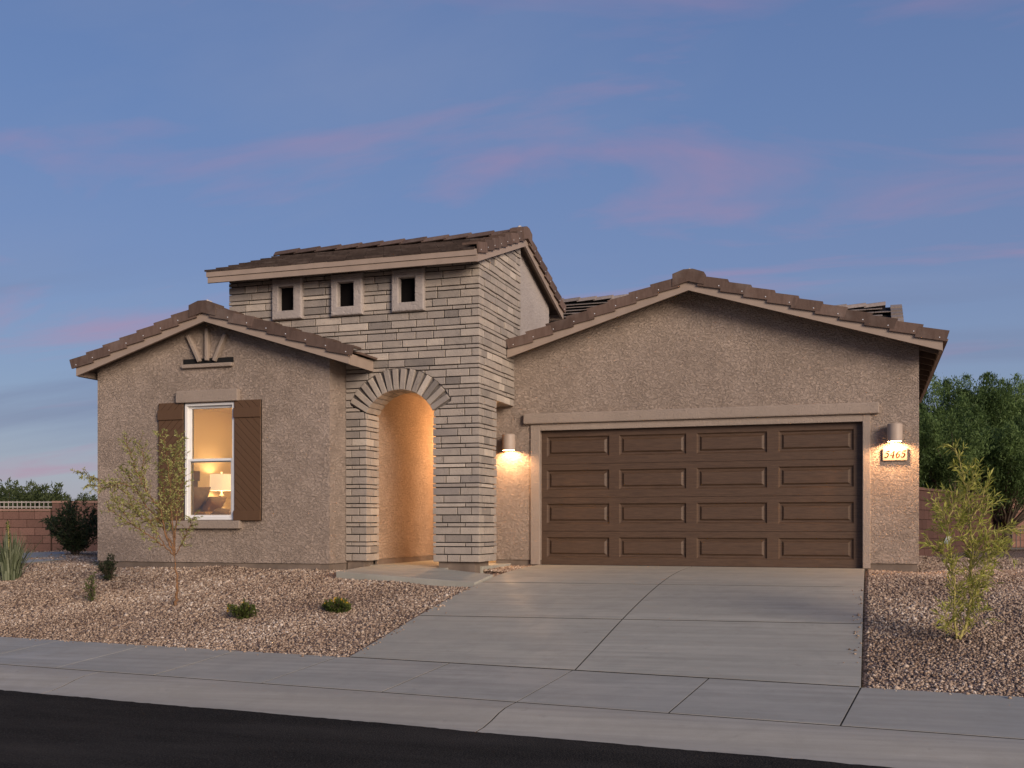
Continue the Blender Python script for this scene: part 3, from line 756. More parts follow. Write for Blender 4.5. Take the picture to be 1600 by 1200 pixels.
    for i, (z0, z1) in enumerate(courses):
        thin = i % 3 == 2; wrap = (.105 if i % 2 else .215)
        zz1 = min(z1, top)
        if z0 < top - .02:
            runs = []
            if z1 < ASP + .02: runs = [(WX1 + .004, -2.259), (-1.17, TXR)]
            elif z0 < AZ + AO + .02: runs = [(WX1 + .004, AX), (AX, TXR)]
            else: runs = [(TXL, TXR)]
            for a, b in runs:
                segs = [(a, b)]
                for c0, c1 in windows(z0, z1):
                    segs = [q for s_ in segs for q in (((s_[0], c0), (c1, s_[1])) if s_[0] < c0 and s_[1] > c1 else (s_,))]
                for a2, b2 in segs:
                    # above the wing's roof only
                    near_arch = ASP - .02 < z1 and z0 < AZ + AO + .02
                    st = lay(a2, b2, thin, first=(.10 + .13 * (i % 2)) if a2 < -2 and z1 < ASP else None)
                    if abs(b2 - TXR) < 1e-6 and not near_arch: st = [(a2 + (b2 - q1), a2 + (b2 - q0)) for q0, q1 in reversed(lay(a2, b2, thin, first=(.12 if i % 2 else .30) if not thin else .22))]
                    for u0, u1 in st:
                        xm = (u0 + u1) / 2
                        if u1 < -2.3 and z1 < WPZ - WPI * abs(min(u1, wing_right) - WPK) - .12 and u1 < WX1: continue
                        lo = hi = None
                        if near_arch and u1 > AX - AO - .05 and u0 < AX + AO + .05:
                            if z0 > AZ + AO * math.sin(ang) - .012: lo = circ_lo
                            else: hi = line_hi; 
                            if lo is None and z1 > AZ + AO * math.sin(ang) - .012:
                                hi = lambda u: line_hi(u) if abs(u - AX) < AO * math.cos(ang) else 99
                        dep = .05
                        corner_r = abs(u1 - TXR) < 1e-4; corner_j = z1 < ASP + .02 and (abs(u1 + 2.259) < 1e-4 or abs(u0 + 1.17) < 1e-4)
                        if corner_r: dep = wrap
                        if corner_j: dep = .14 if i % 2 else .25
                        add_stone(u0, u1, z0, zz1, lo, hi, pf, dep, (u0 > a + 1e-4, not (corner_r or abs(u1 + 2.259) < 1e-4)))
        # right side face
        y_end = -.885 if z1 < 2.57 else (-.012 if z1 < 3.36 else .325)
        ys = YT + wrap
        if z0 < tz(TPK):
            hi = None if z1 < tz(YT) - .02 else (lambda y: tz(y) - .012)
            st = lay(ys, y_end, thin)
            for u0, u1 in st: add_stone(u0, u1, z0, z1, None, hi, psd, .05, (True, u1 < y_end - 1e-4))
            if hi is not None and z0 > top - .04: add_stone(YT + .01, ys, z0, z1, None, hi, psd, .05)
        # reveals of the arch
        if z1 < ASP + .02:
            wj = .14 if i % 2 else .25
            for u0, u1 in lay(YT + wj, YT + .44, thin): add_stone(u0, u1, z0, z1, None, None, pj_, .05)
            add_stone(-(YT + .44), -(YT + wj), z0, z1, None, None, pk_, .05)
        elif z0 < ASP - .02:
            for u0, u1 in lay(YT + .045, YT + .44, thin): add_stone(u0, u1, z0, ASP - .012, None, None, pj_, .05)
            add_stone(-(YT + .44), -(YT + .045), z0, ASP - .012, None, None, pk_, .05)
    # lintel closing piece under the side stones
    MB().box(TXR - .43, TXR - .012, -.90, -.002, 2.535, 2.575).build('lintel', 'stone', house)
    stones.sort(key=lambda t: -t[0])
    for n, (ar, mb) in enumerate(stones):
        if n < 300: mb.build('stone', 'stone', tw)
    if len(stones) > 300:
        rest = MB()
        for ar, mb in stones[300:]: rest.add(mb.v, mb.f)
        rest.build('small_stones', 'stone', tw)['kind'] = 'stuff'
    # voussoirs: straight-sided stones set on end round the arch, with a second piece behind each in the soffit
    nv = 14; a0, a1 = math.pi - ang, ang
    ar = empty('arch'); ar.parent = house
    for i in range(nv):
        t = a0 + (a1 - a0) * (i + .5) / nv; wv = abs(a1 - a0) * AR / nv - .013
        er = Vector((math.cos(t), 0, math.sin(t))); et = Vector((-math.sin(t), 0, math.cos(t)))
        C0 = Vector((AX, 0, AZ)); ro = AO + rs.uniform(-.004, .008)
        def pv(y0_, y1_, ro_): return lambda a, b, d: tuple(C0 + et * a + er * b + Vector((0, (y0_ + (y1_ - y0_) * d) if d >= 0 else y0_ + .006, 0)))
        MB().prism([(-wv / 2, AR), (wv / 2, AR), (wv / 2, ro), (-wv / 2, ro)], pv(YT - .022 - rs.uniform(0, .008), YT + .20 + .04 * (i % 2), ro), bev=.005).build('voussoir', 'stone', ar)
        MB().prism([(-wv / 2, AR + .002), (wv / 2, AR + .002), (wv / 2, AR + .12), (-wv / 2, AR + .12)], pv(YT + .21 + .04 * (i % 2), YT + .44, ro), bev=.004).build('soffit_stone', 'stone', ar)
    # mortar fan showing between them
    fan = [(AX + (AO + .03) * math.cos(t), AZ + (AO + .03) * math.sin(t)) for t in np.linspace(ang, math.pi - ang, 20)] + [(AX + (AR + .02) * math.cos(t), AZ + (AR + .02) * math.sin(t)) for t in np.linspace(math.pi - ang, ang, 20)]
    MB().prism([tuple(p) for p in fan], XZ(YT + .022, YT + .2)).build('mortar', 'stone_mortar', ar)
    # small square windows with rounded foam surrounds
    for a, b in TWIN:
        nw = empty('niche_window'); nw.parent = house
        z0, z1 = TWZ; ia, ib, iz0, iz1 = a + .115, b - .145, 3.955, 4.325
        fr = MB(); y = YT - .075
        fr.rects([(a, b, z0, z1, YT + .05), (a, b, z0, z1, y + .02), (a + .007, b - .007, z0 + .007, z1 - .007, y + .006), (a + .022, b - .022, z0 + .022, z1 - .022, y), (ia - .015, ib + .015, iz0 - .015, iz1 + .015, y), (ia - .004, ib + .004, iz0 - .004, iz1 + .004, y + .006), (ia, ib, iz0, iz1, y + .02), (ia, ib, iz0, iz1, YT + .30)], cap=False)
        fr.build('frame', 'stucco_grey', nw)
        MB().box(ia - .01, ib + .01, YT + .035, YT + .05, iz0 - .01, iz1 + .01).build('pane', 'black_void', nw)
    # roof: ridge runs along the front, gable end over the right side
    roof = empty('roof'); roof.parent = house
    dep = TFX - (TXL - .17)
    lneg, lpos = TPK - (YT - .34), 2.30
    W, TZ = gable(roof, (TFX, TPK, TPZ), (0, 1, 0), (1, 0, 0), TPI, lneg, lpos, dep, tile_end=.06, exposure=.335)
    a = math.atan(TPI); ex = Vector((1, 0, 0)); ey = Vector((0, math.cos(a), math.sin(a))); nr = Vector((0, -math.sin(a), math.cos(a)))
    ye = TPK - lneg - .05
    org = Vector((TXL - .19, ye, TPZ + .165 - TPI * (TPK - ye)))
    nrow = 7; ch = (TPK - ye) / math.cos(a) / nrow
    for t in field_tiles(org, ex, ey, nr, 15, nrow, .305, ch, seed=9):
        x0 = min(v.x for v in t)
        t = [Vector((min(TFX - .03, max(v.x, TXL - .20)), v.y, v.z)) for v in t]
        MB().add(t, TF).build('roof_tile', 'roof_tile_shaded', roof)
    ey2 = Vector((0, -math.cos(a), math.sin(a))); nr2 = Vector((0, math.sin(a), math.cos(a)))
    ye2 = TPK + lpos + .05
    join_tiles('field_tiles', field_tiles(Vector((TXL - .19, ye2, TPZ + .165 - TPI * (ye2 - TPK))), ex, ey2, nr2, 14, nrow, .305, (ye2 - TPK) / math.cos(a) / nrow), 'roof_tile', roof)
    # wide double fascia under the front eave
    ye_ = TPK - lneg
    MB().box(TXL - .15, TFX - .002, ye_ - .028, ye_ - .007, TPZ - TPI * lneg + .0, TPZ - TPI * lneg + .085).box(TXL - .165, TFX - .002, ye_ - .045, ye_ - .007, TPZ - TPI * lneg + .0885, TPZ - TPI * lneg + .175).build('fascia', 'fascia_paint', roof)
    rk = MB().prism([(TPK - lneg, TPZ - TPI * lneg), (TPK, TPZ), (TPK + lpos, TPZ - TPI * lpos), (TPK + lpos, TPZ - TPI * lpos + .125), (TPK, TPZ + .125), (TPK - lneg, TPZ - TPI * lneg + .125)][::-1], lambda y, z, d: (TXL - .165 - .03 * d + .03, y, z)); rk.build('bargeboard', 'soffit_wood', roof)
    # entry court: left wall, ceiling, back wall with the front door
    cw = MB(); cw.box(-2.56, -2.31, YT + .43, 2.9, .10, 2.95); cw.box(-2.56, -.5, 2.6, 2.85, .1, 2.95); cw.box(-.79, -.60, .21, 2.6, .10, 2.95)
    cw.build('entry_wall', 'stucco_entry', house)
    MB().box(-2.6, TXR - .44, y1 + .002, 2.7, 2.80, 2.9).box(TXR - .44, TXR - .44 + .38, y1 + .002, -.01, 2.58, 2.70).build('entry_ceiling', 'stucco_entry', house)
    tag(poly_slab('entry_floor', [(-2.56, -1.347), (-.50, -1.347), (-.50, 2.7), (-2.56, 2.7)], .015, 'concrete_drive', None, .2), kind='structure')
    MB().box(-2.33, -2.295, YT + .44, 2.7, .015, .095).build('foundation', 'foundation', house)
    dr = MB().box(-2.0, -1.05, 2.56, 2.61, .02, 2.1).build('front_door', 'paint_door', house)
    for i in range(3): MB().rects([(-1.88, -1.17, .25 + .6 * i, .75 + .6 * i, 2.558), (-1.85, -1.20, .28 + .6 * i, .72 + .6 * i, 2.548)]).build('panel', 'paint_door', dr)
    MB().lathe([(.001, -.02), (.03, -.015), (.03, .015), (.001, .02)], (-1.12, 2.50, 1.0), 12).build('handle', 'lamp_ceramic', dr)
plain('stone_mortar', (.15, .13, .115), .95, .3, 25, .8, 60)
build_tower()

# ---------------- garage
GX0, GX1, GPK, GPZ, GPI = -.775, 5.65, 2.42, 4.125, .3055
def gz(X): return GPZ + .085 - GPI * abs(X - GPK)
def build_garage():
    g = MB()
    g.prism([(GX0, .075), (0, .075), (0, 2.135), (4.88, 2.135), (4.88, .075), (GX1, .075), (GX1, gz(GX1)), (GPK, gz(GPK)), (GX0, gz(GX0))], XZ(0, .2))
    g.box(GX1 - .2, GX1, .202, 7.0, .075, gz(GX1)); g.build('wall', 'stucco', house)
    f = MB(); f.box(GX0 + .02, -.005, .022, .2, -.2, .07); f.build('foundation', 'foundation', house); f = MB(); f.box(4.885, GX1 - .02, .022, .2, -.25, .07); f.box(GX1 - .2, GX1 - .02, .2, 7, -.25, .07); f.build('foundation', 'foundation', house)
    # smooth surround and projecting header
    s_ = MB(); s_.box(-.158, -.004, -.028, .01, .0, 2.235); s_.box(4.884, 4.99, -.028, .01, .0, 2.235); s_.box(-.0035, 4.8835, -.028, .01, 2.13, 2.2355)
    o = s_.build('door_surround', 'stucco_trim', house); bevel(o, .008)
    box('garage_header', 'stucco_trim', house, -.265, 5.112, -.085, .012, 2.237, 2.402, .018)
    # sectional door
    gd = MB().box(-.1, 4.98, .115, .2, -.02, 2.25).build('garage_door', 'door_brown', house)
    cols = [(.085, 1.105), (1.262, 2.311), (2.470, 3.522), (3.688, 4.760)]
    sh = 2.13 / 4; y = .07
    for r_ in range(4):
        z0, z1 = r_ * sh + .0025, (r_ + 1) * sh - .0025
        pz0, pz1 = z0 + .118, z0 + .435
        m = MB(); xs = [-.02]
        for a, b in cols: xs += [a, b]
        xs.append(4.90)
        for i in range(0, len(xs), 2): m.box(xs[i], xs[i + 1], y, y + .042, z0, z1)
        for a, b in cols: m.box(a, b, y, y + .042, z0, pz0); m.box(a, b, y, y + .042, pz1, z1)
        o = m.build('section', 'door_brown', gd)
        for a, b in cols:
            p = MB(); k = .0
            p.rects([(a, b, pz0, pz1, y + .001), (a + .022, b - .022, pz0 + .022, pz1 - .022, y + .028), (a + .045, b - .045, pz0 + .045, pz1 - .045, y + .030), (a + .078, b - .078, pz0 + .070, pz1 - .070, y + .004)])
            p.build('panel', 'door_brown', gd)
    MB().box(0, 4.88, .05, .11, -.004, .002).build('seal', 'mortar_shade_dark', gd)
    # roof
    roof = empty('roof'); roof.parent = house
    gable(roof, (GPK, -.40, GPZ), (1, 0, 0), (0, -1, 0), GPI, GPK - (TXR + .016), 3.52, 6.75, tile_end=.075, cut_neg=True)
    a = math.atan(GPI)
    for sg, ln in ((-1, GPK - TXR - .05), (1, 3.52)):
        ey = Vector((-sg * math.cos(a), 0, math.sin(a))); nr = Vector((sg * math.sin(a), 0, math.cos(a)))
        org = Vector((GPK + sg * (ln + (.075 if sg > 0 else 0)), -.18, GPZ + .165 - GPI * (ln + (.075 if sg > 0 else 0))))
        join_tiles('field_tiles', field_tiles(org, Vector((0, 1, 0)), ey, nr, 21, int(ln / math.cos(a) / .345) , .3, .355, seed=15 + sg), 'roof_tile', roof)
    for i in range(11):       # rafter tails under the right eave
        Y = -.1 + .6 * i
        MB().prism([(GX1 + .0, gz(GX1) - .10), (5.90, gz(5.90) - .10), (5.90, gz(5.90) - .006), (GX1, gz(GX1) - .006)], XZ(Y, Y + .045)).build('rafter', 'soffit_wood', roof)
build_garage()

# ---------------- main body and its hipped roofs behind
def build_rear():
    MB().box(-6.6, 5.55, 4.05, 14, -.2, 3.75).build('wall', 'stucco', house)
    def back_roof(xa, xb, yr, zr, ye, pitch):
        """gabled roof: ridge xa..xb at (yr, zr), front eave at ye"""
        run = yr - ye; ze = zr - pitch * run
        roof = MB().add([(xa, yr, zr), (xb, yr, zr), (xb, ye, ze), (xa, ye, ze), (xb, yr + run, ze), (xa, yr + run, ze)], [(0, 3, 2, 1), (0, 1, 4, 5), (1, 2, 4)]).build('roof', 'mortar_shade_dark', house)  # near-black base paints the shade below each tile course
        a = math.atan(pitch); ey = Vector((0, math.cos(a), math.sin(a))); nr = Vector((0, -math.sin(a), math.cos(a)))
        ch = .30; nrow = int(run / math.cos(a) / ch)
        join_tiles('field_tiles', field_tiles(Vector((xa, ye, ze)), Vector((1, 0, 0)), ey, nr, int((xb - xa) / .31), nrow, .31, ch, seed=31, step=.085), 'rear_tile_skylit', roof)
        tm = MB().box(-.12, .10, 0, .34, -.06, .075); me = raw_mesh('rake_tile', tm.v, tm.f, 'rear_tile_skylit')
        for i in range(nrow):
            c = Vector((xb, ye, ze)) + ey * (i * ch) + nr * .03
            link('rake_tile', me, roof, Matrix(((1, ey.x, nr.x, c.x), (0, ey.y, nr.y, c.y), (0, ey.z, nr.z, c.z), (0, 0, 0, 1))) @ Matrix.Rotation(-.10, 4, 'X'))
        cap = MB(); prof = [(-.15, -.06), (-.07, .02), (0, .045), (.07, .02), (.15, -.06), (0, -.02)]
        cap.prism(prof, lambda t, z, q: (q * .42, t, z + .03 * q)); cm = raw_mesh('ridge_tile', cap.v, cap.f, 'rear_tile_skylit')
        for i in range(int((xb - xa) / .38)): link('ridge_tile', cm, roof, Matrix.Translation((xa + .38 * i + .1, yr, zr + .05)))
    back_roof(-5.5, 1.3, 7.0, 5.62, 2.6, .43)
    back_roof(1.35, 5.50, 7.0, 5.10, 4.1, .43)
build_rear()

# ------------------------------------------------------------------ lamps and plaque on the garage wall
def wall_lamp(X, zb, label):
    t = empty('wall_lamp', (X, 0, zb)); tag(t, label, 'lamp', 'cylinder lamps on the garage wall')
    r, hgt, y = .105, .255, -.135
    m = MB()
    prof_o = [(r, 0), (r, hgt - .012), (r - .012, hgt), (.001, hgt)]
    m.lathe(prof_o, (0, y, 0), 28); m.lathe([(r, 0), (r - .008, 0), (r - .008, hgt - .03), (.001, hgt - .03)], (0, y, 0), 28)
    # parent's location already moves the parts
    o = m.build('housing', 'lamp_metal', t, True); o.data.set_sharp_from_angle(angle=R(35))
    MB().box(-.055, .055, y + .09, -.002, .05, hgt - .05).build('back_plate', 'lamp_metal', t)
    MB().lathe([(.001, 0), (r - .012, 0), (r - .012, .01), (.001, .01)], (0, y, .075), 24).build('lens', 'lamp_lens', t)
    ld = bpy.data.lights.new('lamp_bulb', 'POINT'); ld.energy = LAMP_W; ld.color = (1.0, .56, .27); ld.shadow_soft_size = .03
    lo = bpy.data.objects.new('lamp_bulb', ld); COL.objects.link(lo); lo.parent = t; lo.location = (0, y, .045)
LAMP_W = 66.0
wall_lamp(-.486, 1.822, 'brown cylinder wall lamp between the stone pillar and the garage door')
wall_lamp(5.32, 1.822, 'brown cylinder wall lamp above the house number plaque')
def plaque():
    t = empty('number_plaque', (5.325, 0, 1.555)); tag(t, 'cream house number plaque reading 5465 under the wall lamp', 'plaque')
    o = MB().box(-.168, .168, -.032, -.006, 0, .182).build('plate', 'plaque', t); bevel(o, .006)
    # digits as strokes of varying width on a slanted grid (x 0..1, y 0..1.5)
    five = [[(.86, 1.42, .16), (.55, 1.42, .15), (.30, 1.40, .09)], [(.30, 1.43, .05), (.24, 1.15, .05), (.20, .86, .05)], [(.20, .86, .05), (.40, .97, .09), (.62, .92, .17), (.76, .70, .21), (.74, .40, .21), (.56, .15, .16), (.32, .07, .09), (.16, .16, .10), (.14, .27, .13)]]
    four = [[(.66, 1.48, .10), (.40, 1.05, .06), (.08, .50, .05)], [(.08, .47, .07), (.50, .47, .07), (.92, .47, .07)], [(.68, 1.46, .16), (.68, .80, .20), (.68, .10, .20)], [(.48, .05, .07), (.68, .05, .08), (.88, .05, .07)]]
    six = [[(.84, 1.42, .07), (.60, 1.38, .09), (.36, 1.12, .14), (.20, .75, .20), (.20, .40, .20), (.34, .12, .13), (.52, .06, .10), (.72, .16, .15), (.82, .44, .20), (.74, .72, .16), (.56, .84, .08), (.36, .76, .06), (.27, .60, .06)]]
    for i, dg in enumerate((five, four, six, five)):
        m = MB(); sc = .068; ox = -.150 + .073 * i; oz = .042
        for st in dg:
            n = len(st); L_ = []; R_ = []
            for k, (x, y, w) in enumerate(st):
                x0, y0, _ = st[max(0, k - 1)]; x1, y1, _ = st[min(n - 1, k + 1)]
                dx, dy = x1 - x0, y1 - y0; l = math.hypot(dx, dy) or 1
                nx, ny = -dy / l * w * .62, dx / l * w * .62
                f = lambda a, b: (ox + (a + .22 * b) * sc, oz + b * sc)
                L_.append(f(x + nx, y + ny)); R_.append(f(x - nx, y - ny))
            for k in range(n - 1):
                v = [L_[k], R_[k], R_[k + 1], L_[k + 1]]
                m.add([(a, -.0355, b) for a, b in v] + [(a, -.031, b) for a, b in v], [(0, 1, 2, 3), (0, 4, 5, 1), (1, 5, 6, 2), (2, 6, 7, 3), (3, 7, 4, 0)])
        m.build('digit', 'plaque_ink', t)
plaque()
def entry_lamp():
    t = empty('pendant_lamp', (-1.5, 1.6, 2.80)); tag(t, 'lit pendant lamp hanging inside the arched entry', 'lamp')
    MB().lathe([(.001, 0), (.06, 0), (.06, -.02), (.006, -.03), (.006, -.42), (.05, -.43), (.11, -.50), (.11, -.51)], (0, 0, 0), 24).build('hanger', 'lamp_metal', t, True)
    MB().lathe([(.05, -.47), (.055, -.53), (.001, -.57)], (0, 0, 0), 16).build('globe', 'lamp_lens', t, True)
    ld = bpy.data.lights.new('ceiling_bulb', 'POINT'); ld.energy = ENTRY_W; ld.color = (1.0, .55, .25); ld.shadow_soft_size = .10
    lo = bpy.data.objects.new('ceiling_bulb', ld); COL.objects.link(lo); lo.parent = t; lo.location = (0, 0, -.68)
ENTRY_W = 180.0
entry_lamp()

# ------------------------------------------------------------------ bedroom furniture
def cushion(name, c, sx, sy, sz, rot, mat, label, group=None):
    n, m = 12, 12; V = []; F_ = []
    for k in (1, -1):
        for i in range(n + 1):
            for j in range(m + 1):
                u, v = 2 * i / n - 1, 2 * j / m - 1
                hgt = (max(0, 1 - abs(u) ** 3.2) * max(0, 1 - abs(v) ** 3.2)) ** .5 * (1 + .08 * math.sin(5 * u + 3 * v))
                pin = 1 - .07 * (1 - abs(u * v))
                V.append((u * sx * pin, v * sy * pin, k * hgt * sz))
    q = (n + 1) * (m + 1)
    for k in range(2):
        for i in range(n):
            for j in range(m):
                a = k * q + i * (m + 1) + j; F_.append((a, a + m + 1, a + m + 2, a + 1) if k == 0 else (a, a + 1, a + m + 2, a + m + 1))
    me = raw_mesh(name, V, F_, mat); me.polygons.foreach_set('use_smooth', [True] * len(F_))
    o = link(name, me); o.location = c; o.rotation_euler = rot; tag(o, label, 'pillow', group); return o
def bedroom():
    bd = empty('bed', (-5.4, -.3, .03)); tag(bd, 'bed with brown cover and dark wood headboard behind the window', 'bed')
    L = lambda x, y, z: (x + 5.4, y + .3, z - .03)
    def bx(name, mat, x0, x1, y0, y1, z0, z1, bev=.02):
        a, b = L(x0, y0, z0), L(x1, y1, z1); o = MB().box(a[0], b[0], a[1], b[1], a[2], b[2]).build(name, mat, bd); bevel(o, bev, 3); return o
    bx('frame', 'dark_wood', -6.45, -4.35, -.95, .30, .15, .40); bx('mattress', 'bed_cloth', -6.40, -4.40, -.92, .27, .405, .80, .08)
    bx('blanket', 'blanket_tan', -6.0, -5.55, -.97, .32, .62, .855, .03)
    # duvet with a soft swell
    V = []; F_ = []; n, m = 24, 16
    for i in range(n + 1):
        for j in range(m + 1):
            u, v = i / n, j / m; e = min(1, 8 * min(u, 1 - u)) * min(1, 7 * min(v, 1 - v))
            V.append(L(-5.58 + 1.25 * u, -1.0 + 1.35 * v, .60 + .30 * e ** .4 + .05 * math.sin(6 * u + 2) * math.sin(5 * v + 1)))
    for i in range(n):
        for j in range(m): a = i * (m + 1) + j; F_.append((a, a + m + 1, a + m + 2, a + 1))
    me = raw_mesh('duvet', V, F_, 'bed_cloth'); me.polygons.foreach_set('use_smooth', [True] * len(F_)); link('duvet', me, bd)
    hb = bx('headboard', 'dark_wood', -6.555, -6.46, -1.0, .16, .30, 1.55, .01)
    bx('headboard_rail', 'dark_wood', -6.46, -6.43, -1.02, .18, 1.42, 1.60, .01)
    for z in (.28,): 
        for x, y in ((-6.4, -.9), (-6.4, .25), (-4.42, -.9), (-4.42, .25)): bx('leg', 'dark_wood', x - .03, x + .03, y - .03, y + .03, .032, .148, .004)
    cushion('pillow', (-6.28, -.22, 1.06), .27, .36, .10, (0, R(-68), 0), 'pillow_cloth', 'large brown pillow leaning upright on the bed by the lamp')
    cushion('pillow', (-6.10, -.48, 1.02), .25, .33, .09, (0, R(-58), R(8)), 'pillow_cloth', 'brown pillow leaning against the larger pillow on the bed')
    cushion('pillow', (-5.93, -.15, .99), .17, .22, .08, (0, R(-50), R(-10)), 'bed_cloth', 'small lighter brown cushion in front of the bed pillows')
    ns = empty('nightstand', (-6.30, .66, .03)); tag(ns, 'dark wood nightstand under the table lamp', 'nightstand')
    MB().box(-.24, .24, -.26, .26, .12, .86).build('cabinet', 'dark_wood', ns); MB().box(-.26, .26, -.28, .28, .861, .89).build('top', 'dark_wood', ns)
    for z in (.2, .52): 
        d = MB().box(.241, .255, -.22, .22, z, z + .28).build('drawer', 'dark_wood', ns); MB().box(.256, .275, -.05, .05, z + .13, z + .15).build('handle', 'lamp_metal', d)
    for x, y in ((-.2, -.22), (.2, -.22), (-.2, .22), (.2, .22)): MB().box(x - .02, x + .02, y - .02, y + .02, .002, .119).build('leg', 'dark_wood', ns)
    tl = empty('table_lamp', (-6.30, .66, .921)); tag(tl, 'lit table lamp with cream drum shade and ribbed ceramic base', 'lamp')
    MB().lathe([(.001, 0), (.085, 0), (.085, .02), (.03, .035), (.03, .05), (.07, .08), (.07, .10), (.028, .13), (.06, .165), (.06, .18), (.026, .21), (.05, .24), (.05, .25), (.015, .28), (.012, .40), (.001, .40)], (0, 0, 0), 20).build('base', 'lamp_ceramic', tl, True)
    MB().lathe([(.215, .34), (.205, .64)], (0, 0, 0), 28).build('shade', 'lamp_shade', tl, True)
    MB().lathe([(.001, .64), (.008, .64), (.008, .66), (.018, .672), (.008, .69), (.001, .692)], (0, 0, 0), 10).build('finial', 'lamp_ceramic', tl)
    ld = bpy.data.lights.new('table_bulb', 'POINT'); ld.energy = ROOM_W; ld.color = (1.0, .66, .34); ld.shadow_soft_size = .08
    lo = bpy.data.objects.new('table_bulb', ld); COL.objects.link(lo); lo.parent = tl; lo.location = (0, 0, .50)
    cl = empty('room_fill_lamp', (-4.3, .3, 2.75)); tag(cl, 'added unseen fill lamp lighting the bedroom', 'lamp')  # added out of view to even out the room's warm light
    MB().lathe([(.18, 0), (.18, -.03), (.16, -.035)], (0, 0, 0), 24).build('rim', 'lamp_metal', cl); MB().lathe([(.16, -.03), (.12, -.07), (.001, -.085)], (0, 0, 0), 24).build('lens', 'lamp_lens', cl)
    ld = bpy.data.lights.new('room_fill_light', 'POINT'); ld.energy = 150; ld.color = (1.0, .66, .31); ld.shadow_soft_size = .15
    lo = bpy.data.objects.new('room_fill_light', ld); COL.objects.link(lo); lo.parent = cl; lo.location = (0, 0, -.25)
    # a tall framed mirror on the headboard wall and a curtain drawn to the left
    cu = empty('curtain', (-5.2, YW + .26, .06)); tag(cu, 'pale striped curtain drawn to one side of the bedroom window', 'curtain')
    V = []; F_ = []; n = 40
    for i in range(n + 1):
        u = i / n; x = -.30 + .36 * u; y = .03 * math.sin(u * 2 * math.pi * 5)
        V += [(x, y, 0.01), (x, y, 2.52)]
    F_ = [(2 * i, 2 * i + 2, 2 * i + 3, 2 * i + 1) for i in range(n)]
    me = raw_mesh('cloth', V, F_, 'curtain'); me.polygons.foreach_set('use_smooth', [True] * n); link('cloth', me, cu)
    MB().tube([(-.35, .0, 2.55), (.98, .0, 2.55)], [.012, .012], 8).build('rod', 'dark_wood', cu)
    pc = empty('picture_frame', (WX0 + .20, -.85, 1.75)); tag(pc, 'dark wood frame hanging on the bedroom wall over the bed', 'frame')
    m = MB()
    for a, b, c, d in ((-.3, -.24, 0, .85), (.24, .3, 0, .85), (-.239, .239, 0, .06), (-.239, .239, .79, .85)): m.box(0, .035, a, b, c, d)
    m.build('moulding', 'dark_wood', pc); MB().box(.004, .012, -.24, .24, .055, .795).build('picture', 'curtain', pc)
ROOM_W = 12.0
bedroom()

# ------------------------------------------------------------------ block walls and iron fences
def block_wall(name, A, B, z0, hgt, label, bl=.40, bh=.20, cap=True, piers=(), group=None, mats=('block', 'block_cap')):
    A, B = Vector((A[0], A[1], 0)), Vector((B[0], B[1], 0)); d = (B - A); ln = d.length; d.normalize(); bl = ln / round(ln / bl)
    t = empty(name, (A.x, A.y, z0)); tag(t, label, 'wall', group); t.rotation_euler = (0, 0, math.atan2(d.y, d.x))
    MB().box(.01, ln - .01, -.06, .06, -.2, hgt - .01).build('core', 'block_joint', t)
    bm = MB().box(0, bl - .012, -.095, .095, 0, bh - .012); me = raw_mesh('block', bm.v, bm.f, mats[0])
    hm = MB().box(0, bl / 2 - .012, -.095, .095, 0, bh - .012); mh = raw_mesh('block', hm.v, hm.f, mats[0])
    rows = int(round(hgt / bh)); n = int(round(ln / bl))
    for j in range(rows):
        off = bl / 2 if j % 2 else 0
        if off: link('block', mh, t, Matrix.Translation((0, 0, j * bh)))
        for i in range(n - (1 if off else 0)): link('block', me, t, Matrix.Translation((off + i * bl, rnd.uniform(-.003, .003), j * bh)))
        if off: link('block', mh, t, Matrix.Translation((off + (n - 1) * bl, 0, j * bh)))
    if cap:
        cm = MB().box(0, bl - .008, -.115, .115, 0, .055); mc = raw_mesh('cap', cm.v, cm.f, mats[1])
        for i in range(n): link('cap', mc, t, Matrix.Translation((i * bl, 0, rows * bh)))
    for u, w, hh in piers:
        MB().box(u - w / 2, u + w / 2, -w / 2, w / 2, -.1, hh).build('pier', 'block', t); MB().box(u - w / 2 - .03, u + w / 2 + .03, -w / 2 - .03, w / 2 + .03, hh + .001, hh + .06).build('pier_cap', 'block_cap', t)
    return t
def iron_fence(A, B, z0, hgt, label, gap=.11, FENCE_MAT='iron'):
    A, B = Vector((A[0], A[1], 0)), Vector((B[0], B[1], 0)); d = B - A; ln = d.length; d.normalize()
    t = empty('iron_fence', (A.x, A.y, z0)); tag(t, label, 'fence'); t.rotation_euler = (0, 0, math.atan2(d.y, d.x))
    for z in (.03, hgt - .04): MB().box(0, ln, -.013, .013, z, z + .03).build('rail', FENCE_MAT, t)
    pm = MB().box(-.009, .009, -.009, .009, 0, hgt); me = raw_mesh('picket', pm.v, pm.f, FENCE_MAT)
    for i in range(int(ln / gap)): link('picket', me, t, Matrix.Translation((gap * (i + .5), 0, 0)))
def wallpt(px, z): p = at_depth(px, YH, z); return (p.x, p.y)
zl = 27.0
block_wall('block_wall', wallpt(-190, zl), wallpt(82, zl), -.02, 1.0, 'low red block wall topped by iron fence beyond the spiky plant', piers=())
block_wall('block_wall', wallpt(84, zl + .02), wallpt(260, zl + .02), -.02, 1.2, 'higher red block wall section beside the bedroom wing')
iron_fence(wallpt(-190, zl), wallpt(82, zl), 1.04, .19, 'pale iron picket fence on top of the low red block wall', FENCE_MAT='fence_paint')
pa, pb = on_z(1425, 871.5, -.03), on_z(1572, 856.5, -.03)
block_wall('block_wall', (pa.x - .35, pa.y - 1.2), (pb.x, pb.y), -.05, 1.4, 'red block wall coloured with tree shade under the green trees', mats=('block_shaded', 'block_cap_shaded'))
